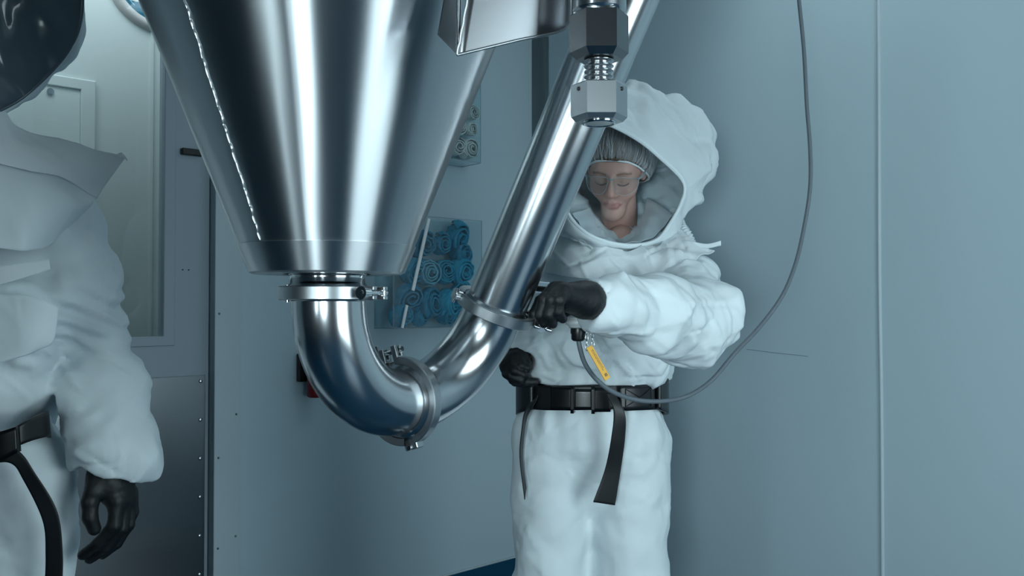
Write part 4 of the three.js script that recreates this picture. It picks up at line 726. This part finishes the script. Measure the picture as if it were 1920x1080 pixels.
{
  const t = thing('tag_chain', 'yellow printed plastic tag hanging on a thin steel chain', 'tag');
  const link = new THREE.TorusGeometry(0.0042, 0.00065, 6, 20).scale(0.72, 1.45, 1);
  const strand = (p, q, n) => { for (let i = 0; i < n; i++) { const f = (i + 0.5) / n, c = p.clone().lerp(q, f); const m = mesh('chain_link', link, M.steelBright, t); m.position.copy(c); m.rotation.set(0, i % 2 ? 1.25 : 0.15, (q.x - p.x) * 6, 'YXZ'); m.scale.setScalar(p.distanceTo(q) / n / 0.0096); } };
  strand(at(1100, 590, 1.53), at(1100, 656, 1.53), 7); strand(at(1107, 590, 1.53), at(1112, 648, 1.53), 7);
  const a = at(1104, 650, 1.53), b = at(1139, 711, 1.53), L = a.distanceTo(b), w = 0.0105;
  const cv = document.createElement('canvas'); cv.width = 96; cv.height = 512; const g = cv.getContext('2d');
  g.fillStyle = '#e2a93c'; g.fillRect(0, 0, 96, 512); g.fillStyle = '#3a3222';
  for (let r = 0; r < 2; r++) for (let y = 60; y < 380 - r * 30; y += 6 + Math.floor(rnd() * 6)) g.fillRect(46 + r * 20, y, 11, 3 + Math.floor(rnd() * 4));
  g.fillRect(36, 428, 40, 40); g.fillStyle = '#e2a93c'; g.fillRect(44, 436, 22, 5); g.fillRect(52, 446, 16, 5); g.fillRect(44, 456, 22, 5);
  const tx = new THREE.CanvasTexture(cv); tx.colorSpace = THREE.SRGBColorSpace;
  const s = new THREE.Shape(); const r = 0.002; s.moveTo(-w + r, -L / 2); s.lineTo(w - r, -L / 2); s.quadraticCurveTo(w, -L / 2, w, -L / 2 + r); s.lineTo(w, L / 2 - r); s.quadraticCurveTo(w, L / 2, w - r, L / 2); s.lineTo(-w + r, L / 2); s.quadraticCurveTo(-w, L / 2, -w, L / 2 - r); s.lineTo(-w, -L / 2 + r); s.quadraticCurveTo(-w, -L / 2, -w + r, -L / 2);
  const eg = new THREE.ExtrudeGeometry(s, { depth: 0.0015, bevelEnabled: false }); const P = eg.attributes.position, U = eg.attributes.uv; for (let i = 0; i < P.count; i++) U.setXY(i, P.getX(i) / (2 * w) + 0.5, P.getY(i) / L + 0.5);
  eg.scale(0.62, 1, 1);
  const m = mesh('tag_plate', eg, std({ map: tx, roughness: 0.4 }), t); m.position.copy(a).lerp(b, 0.5); m.rotation.set(0, 0.5, Math.atan2(b.x - a.x, -(b.y - a.y)) , 'ZYX');
}

// ---- the second suited person at the left edge
{
  const t = thing('person', 'white suited person cut by the left edge, black gloved arm hanging', 'person', V(0, 0, 0));
  const W = 1.49, head = at(-70, -80, 1.53), HM = hm(head, rad(8), rad(6), 0, 1);
  const cx = -75;
  const sh = at(95, 425, 1.5), e1 = at(172, 625, 1.5), wr = at(215, 850, 1.47), hd = at(208, 900, 1.46);
  const sR = at(-250, 425, 1.5), eR = at(-330, 640, 1.5), wR = at(-300, 850, 1.42);
  const hipL = at(cx - 90, 880, 1.5), hipR = at(cx + 110, 880, 1.5);
  const kneeL = V(hipL.x - 0.01, 0.52, hipL.z + 0.02), kneeR = V(hipR.x + 0.01, 0.52, hipR.z + 0.02), footL = V(kneeL.x, 0.09, kneeL.z - 0.02), footR = V(kneeR.x + 0.02, 0.09, kneeR.z - 0.02);
  const limbs = [cap(at(cx, 420, 1.5), at(cx, 760, 1.5), 0.12, 0.12, ZD, 1.3), cap(at(cx - 20, 190, 1.53), at(cx, 420, 1.52), 0.045, 0.08), cap(sh, sR, 0.055, 0.055), cap(sh, e1, 0.04, 0.03), cap(e1, wr, 0.028, 0.022), cap(wr, hd, 0.026, 0.024), cap(sR, eR, 0.045, 0.038), cap(eR, wR, 0.036, 0.026), cap(at(cx, 760, 1.5), hipL, 0.08, 0.065), cap(at(cx, 760, 1.5), hipR, 0.08, 0.065), cap(hipL, kneeL, 0.075, 0.055), cap(hipR, kneeR, 0.075, 0.055), cap(kneeL, footL, 0.05, 0.04), cap(kneeR, footR, 0.05, 0.04)];
  mesh('body', bodyOf(HM, limbs, V(-1.45, 0.02, -1.75), V(-0.5, 1.75, -1.2)), M.skin, t);
  const jl = [cap(at(cx, 470, 1.5), at(cx, 700, 1.5), 0.17, 0.185, ZD, 1.25), cap(at(cx - 60, 735, 1.46), at(cx + 70, 690, 1.44), 0.085, 0.09), cap(at(cx, 640, 1.42), at(cx + 90, 600, 1.43), 0.09, 0.09), cap(at(cx, 330, 1.51), at(cx, 470, 1.5), 0.09, 0.15, ZD, 1.2), cap(sh, sR, 0.08, 0.08),
    cap(sh, at(150, 540, 1.5), 0.075, 0.066), cap(at(150, 540, 1.5), at(178, 628, 1.5), 0.062, 0.05), cap(at(184, 645, 1.5), at(198, 735, 1.49), 0.05, 0.06), cap(at(198, 735, 1.49), at(218, 850, 1.47), 0.059, 0.06), cap(at(218, 836, 1.47), at(223, 868, 1.47), 0.067, 0.066),
    cap(sR, eR, 0.075, 0.062), cap(eR, wR, 0.06, 0.055)];
  const hem = (x, y, z) => { const k = at(0, 835, 1.45), r = at(105, 735, 1.45); const f = Math.max(-1.5, Math.min(1, (x - k.x) / (r.x - k.x))); const yy = k.y + (r.y - k.y) * f + 0.004 * Math.sin(x * 60); return x < at(118, 700, 1.45).x ? y - yy : 1; };
  const sleeveFold = (x, y, z) => { const ey = at(0, 640, 1.5).y, g = Math.exp(-((y - ey - 0.035) ** 2) / 0.0035); const near = x > at(100, 600, 1.5).x ? 1 : 0; const gu = Math.exp(-((y - at(0, 630, 1.5).y) ** 2) / 0.00007); return near * (0.005 * g * Math.sin((y * 1.0 + x * 0.55) * 190 + 2 * noise(x * 9, y * 9, z * 9)) - 0.006 * gu); };
  mesh('suit_jacket', cloth(jl, 0.04, 0.8, V(-1.4, 0.9, -1.78), V(-0.56, 1.62, -1.2), 0.0048, [hem, cap(at(219, 850, 1.47), at(208, 950, 1.46), 0.04, 0.062), (x, y, z) => x > at(120, 880, 1.47).x ? y - at(222, 884, 1.47).y + 0.014 * Math.sin(x * 30 + 1) - 0.004 * Math.sin(x * 95) - 0.0 : 1], sleeveFold), M.suit, t);
  const tl = [cap(at(cx, 800, 1.51), at(cx, 860, 1.51), 0.15, 0.165, ZD, 1.25), cap(hipL, kneeL, 0.105, 0.09), cap(at(45, 900, 1.49), at(40, 1180, 1.49), 0.088, 0.08), cap(kneeL, footL.clone().setY(0.16), 0.088, 0.07), cap(at(40, 1180, 1.49), footR.clone().setY(0.16), 0.08, 0.072)];
  mesh('suit_trousers', cloth(tl, 0.04, 0.6, V(-1.35, 0.06, -1.75), V(-0.66, 1.06, -1.25), 0.006, [(x, y, z) => at(0, 800, 1.45).y + 0.3 * (x - at(0, 800, 1.45).x) - y]), M.suit, t);
  for (const f of [footL, footR]) mesh('boot', nets(join([cap(V(f.x, 0.16, f.z), V(f.x, 0.06, f.z), 0.05, 0.05), cap(V(f.x, 0.05, f.z - 0.02), V(f.x, 0.042, f.z + 0.15), 0.05, 0.042)], 0.03), V(f.x - 0.1, 0.0, f.z - 0.12), V(f.x + 0.1, 0.25, f.z + 0.25), 0.009), M.black, t);
  // hood: visor window with dark film, shell behind
  const rim = [[-40, -330, 1.36], [60, -300, 1.38], [125, -180, 1.40], [152, -60, 1.42], [151, 40, 1.425], [128, 95, 1.42], [80, 150, 1.405], [20, 197, 1.385], [-60, 225, 1.36], [-150, 225, 1.35], [-220, 150, 1.35], [-250, 0, 1.35], [-240, -180, 1.35], [-160, -300, 1.355]];
  const R0 = pts(rim), cc = at(-45, -40, 1.36);
  const R1 = rim.map(([x, y, d]) => at(-45 + (x + 45) * 1.0, -40 + (y + 40) * 1.0, d + 0.025)), R2 = rim.map(([x, y, d]) => at(-45 + (x + 45) * 0.86, -40 + (y + 40) * 0.9, 1.55)), R3 = rim.map(([x, y]) => at(-45 + (x + 45) * 0.7, -40 + (y + 40) * 0.75, 1.68)), R4 = rim.map(([x, y]) => at(-45 + (x + 45) * 0.04, -40 + (y + 40) * 0.04, 1.72));
  mesh('hood', patch([R0, R1, R2, R3, R4], 150, 70, 0.0025, (x, y, z, u, v) => Math.min(1, v * 4) * crumple(x + 5, y, z, 0.7), true), M.suit, t);
  mesh('hood_rim', tube(R0, 0.0028, 200, 8, true), M.filmDark, t);
  const bul = (k, o) => R0.map((p) => p.clone().lerp(cc, k).add(V(0.1, 0, 1).multiplyScalar(o)));
  mesh('visor', patch([bul(0, 0), bul(0.35, 0.03), bul(0.7, 0.05), bul(0.985, 0.055)], 120, 24, 0, (x, y, z) => 0.0035 * noise(x * 9, y * 7, z * 9) + 0.002 * noise(x * 22, y * 16, z * 9), true), M.filmDark, t);
  // layered bib
  const u0 = [[-160, 215, 1.37], [-40, 190, 1.375], [0, 192, 1.385], [34, 238, 1.40], [115, 264, 1.43], [236, 296, 1.47]], u1 = [[-160, 270, 1.34], [-40, 262, 1.34], [0, 262, 1.35], [60, 285, 1.375], [130, 305, 1.41], [210, 330, 1.45]], u2 = [[-160, 300, 1.33], [-40, 302, 1.33], [0, 306, 1.34], [62, 320, 1.365], [118, 334, 1.40], [181, 372, 1.44]];
  mesh('bib', patch([pts(u0), pts(u1), pts(u2)], 90, 24, 0.002, (x, y, z) => crumple(x * 0.8, y * 0.8, z + 2, 0.4)), M.bib, t);
  mesh('bib_tab', patch([pts([[217, 290, 1.46], [226, 286, 1.46], [229, 287, 1.46]]), pts([[226, 298, 1.462], [234, 297, 1.462], [238, 302, 1.462]])], 10, 4, 0.002), M.bib, t);
  const l0 = [[-160, 296, 1.35], [-40, 298, 1.35], [0, 303, 1.355], [62, 317, 1.375], [115, 331, 1.41], [180, 370, 1.445]], l1 = [[-160, 370, 1.33], [-40, 370, 1.33], [0, 375, 1.335], [55, 390, 1.35], [110, 395, 1.39], [168, 392, 1.44]], l2 = [[-160, 455, 1.33], [-40, 465, 1.33], [0, 465, 1.335], [45, 470, 1.35], [85, 462, 1.39], [112, 440, 1.43]];
  mesh('bib_lower', patch([pts(l0), pts(l1), pts(l2)], 90, 30, 0.002, (x, y, z, u) => crumple(x * 0.8, y * 0.6, z + 7, 0.5)), M.suit, t);
  mesh('chest_flap', patch([pts([[-100, 548, 1.325], [0, 552, 1.325], [60, 556, 1.33], [110, 577, 1.35]]), pts([[-100, 620, 1.32], [0, 625, 1.32], [55, 630, 1.325], [100, 640, 1.345]]), pts([[-100, 685, 1.32], [-20, 682, 1.32], [30, 672, 1.325], [72, 655, 1.34]])], 50, 20, 0.003, (x, y, z) => crumple(x, y, z, 0.3)), M.suit, t);
  mesh('tape_strip', patch([pts([[-100, 512, 1.322], [0, 500, 1.322], [92, 486, 1.345]]), pts([[-100, 550, 1.322], [0, 533, 1.322], [94, 505, 1.345]])], 40, 6, 0.0015, (x, y, z) => crumple(x, y, z, 0.25)), M.bib, t);
  // belt and strap
  const be0 = pts([[-300, 900, 1.36], [-120, 880, 1.33], [0, 815, 1.33], [50, 790, 1.345], [88, 772, 1.40], [92, 772, 1.5]]), be1 = pts([[-300, 945, 1.36], [-120, 930, 1.33], [0, 855, 1.33], [50, 830, 1.345], [92, 818, 1.40], [96, 820, 1.5]]);
  mesh('belt', patch([be0, be1], 60, 6, 0.006), M.belt, t);
  mesh('buckle', patch([pts([[-25, 815, 1.32], [5, 808, 1.32], [30, 800, 1.322]]), pts([[-25, 875, 1.32], [5, 862, 1.32], [33, 848, 1.322]])], 12, 6, 0.012), M.buckle, t);
  mesh('strap', patch([pts([[-30, 872, 1.33], [20, 868, 1.325], [45, 900, 1.33], [80, 975, 1.345], [86, 1040, 1.36], [84, 1110, 1.37], [80, 1180, 1.38]]), pts([[-30, 840, 1.33], [30, 842, 1.325], [68, 890, 1.33], [108, 960, 1.35], [118, 1040, 1.365], [116, 1110, 1.37], [110, 1180, 1.38]])], 70, 6, 0.002), M.belt, t);
  // hanging glove
  const q = (px, py, d, r) => [at(px, py, d), r];
  const ch = [
    [q(180, 905, 1.43, 0.0155), q(169, 940, 1.413, 0.0135), q(169, 970, 1.412, 0.012), q(177, 992, 1.418, 0.0105)],      // thumb
    [q(219, 940, 1.44, 0.0125), q(214, 985, 1.437, 0.0112), q(186, 1018, 1.437, 0.0098), q(155, 1041, 1.44, 0.0085)],
    [q(231, 940, 1.457, 0.0125), q(227, 990, 1.453, 0.0112), q(199, 1027, 1.453, 0.0098), q(168, 1048, 1.456, 0.0085)],
    [q(240, 936, 1.473, 0.012), q(240, 984, 1.47, 0.0105), q(219, 1018, 1.47, 0.0094), q(192, 1040, 1.473, 0.0082)],
    [q(246, 922, 1.487, 0.011), q(249, 960, 1.486, 0.0096), q(238, 990, 1.486, 0.0086), q(220, 1008, 1.49, 0.0076)],
  ];
  mesh('glove', gloveGeo(ch, [[at(210, 860, 1.465), at(208, 895, 1.455), 0.03, 0.03], [at(190, 892, 1.445), at(192, 912, 1.44), 0.021, 0.018], [at(224, 900, 1.465), at(236, 930, 1.475), 0.021, 0.017], [at(208, 900, 1.455), at(220, 935, 1.45), 0.021, 0.018]], null, 0.0024), M.glove, t);
}

renderer.render(scene, camera);
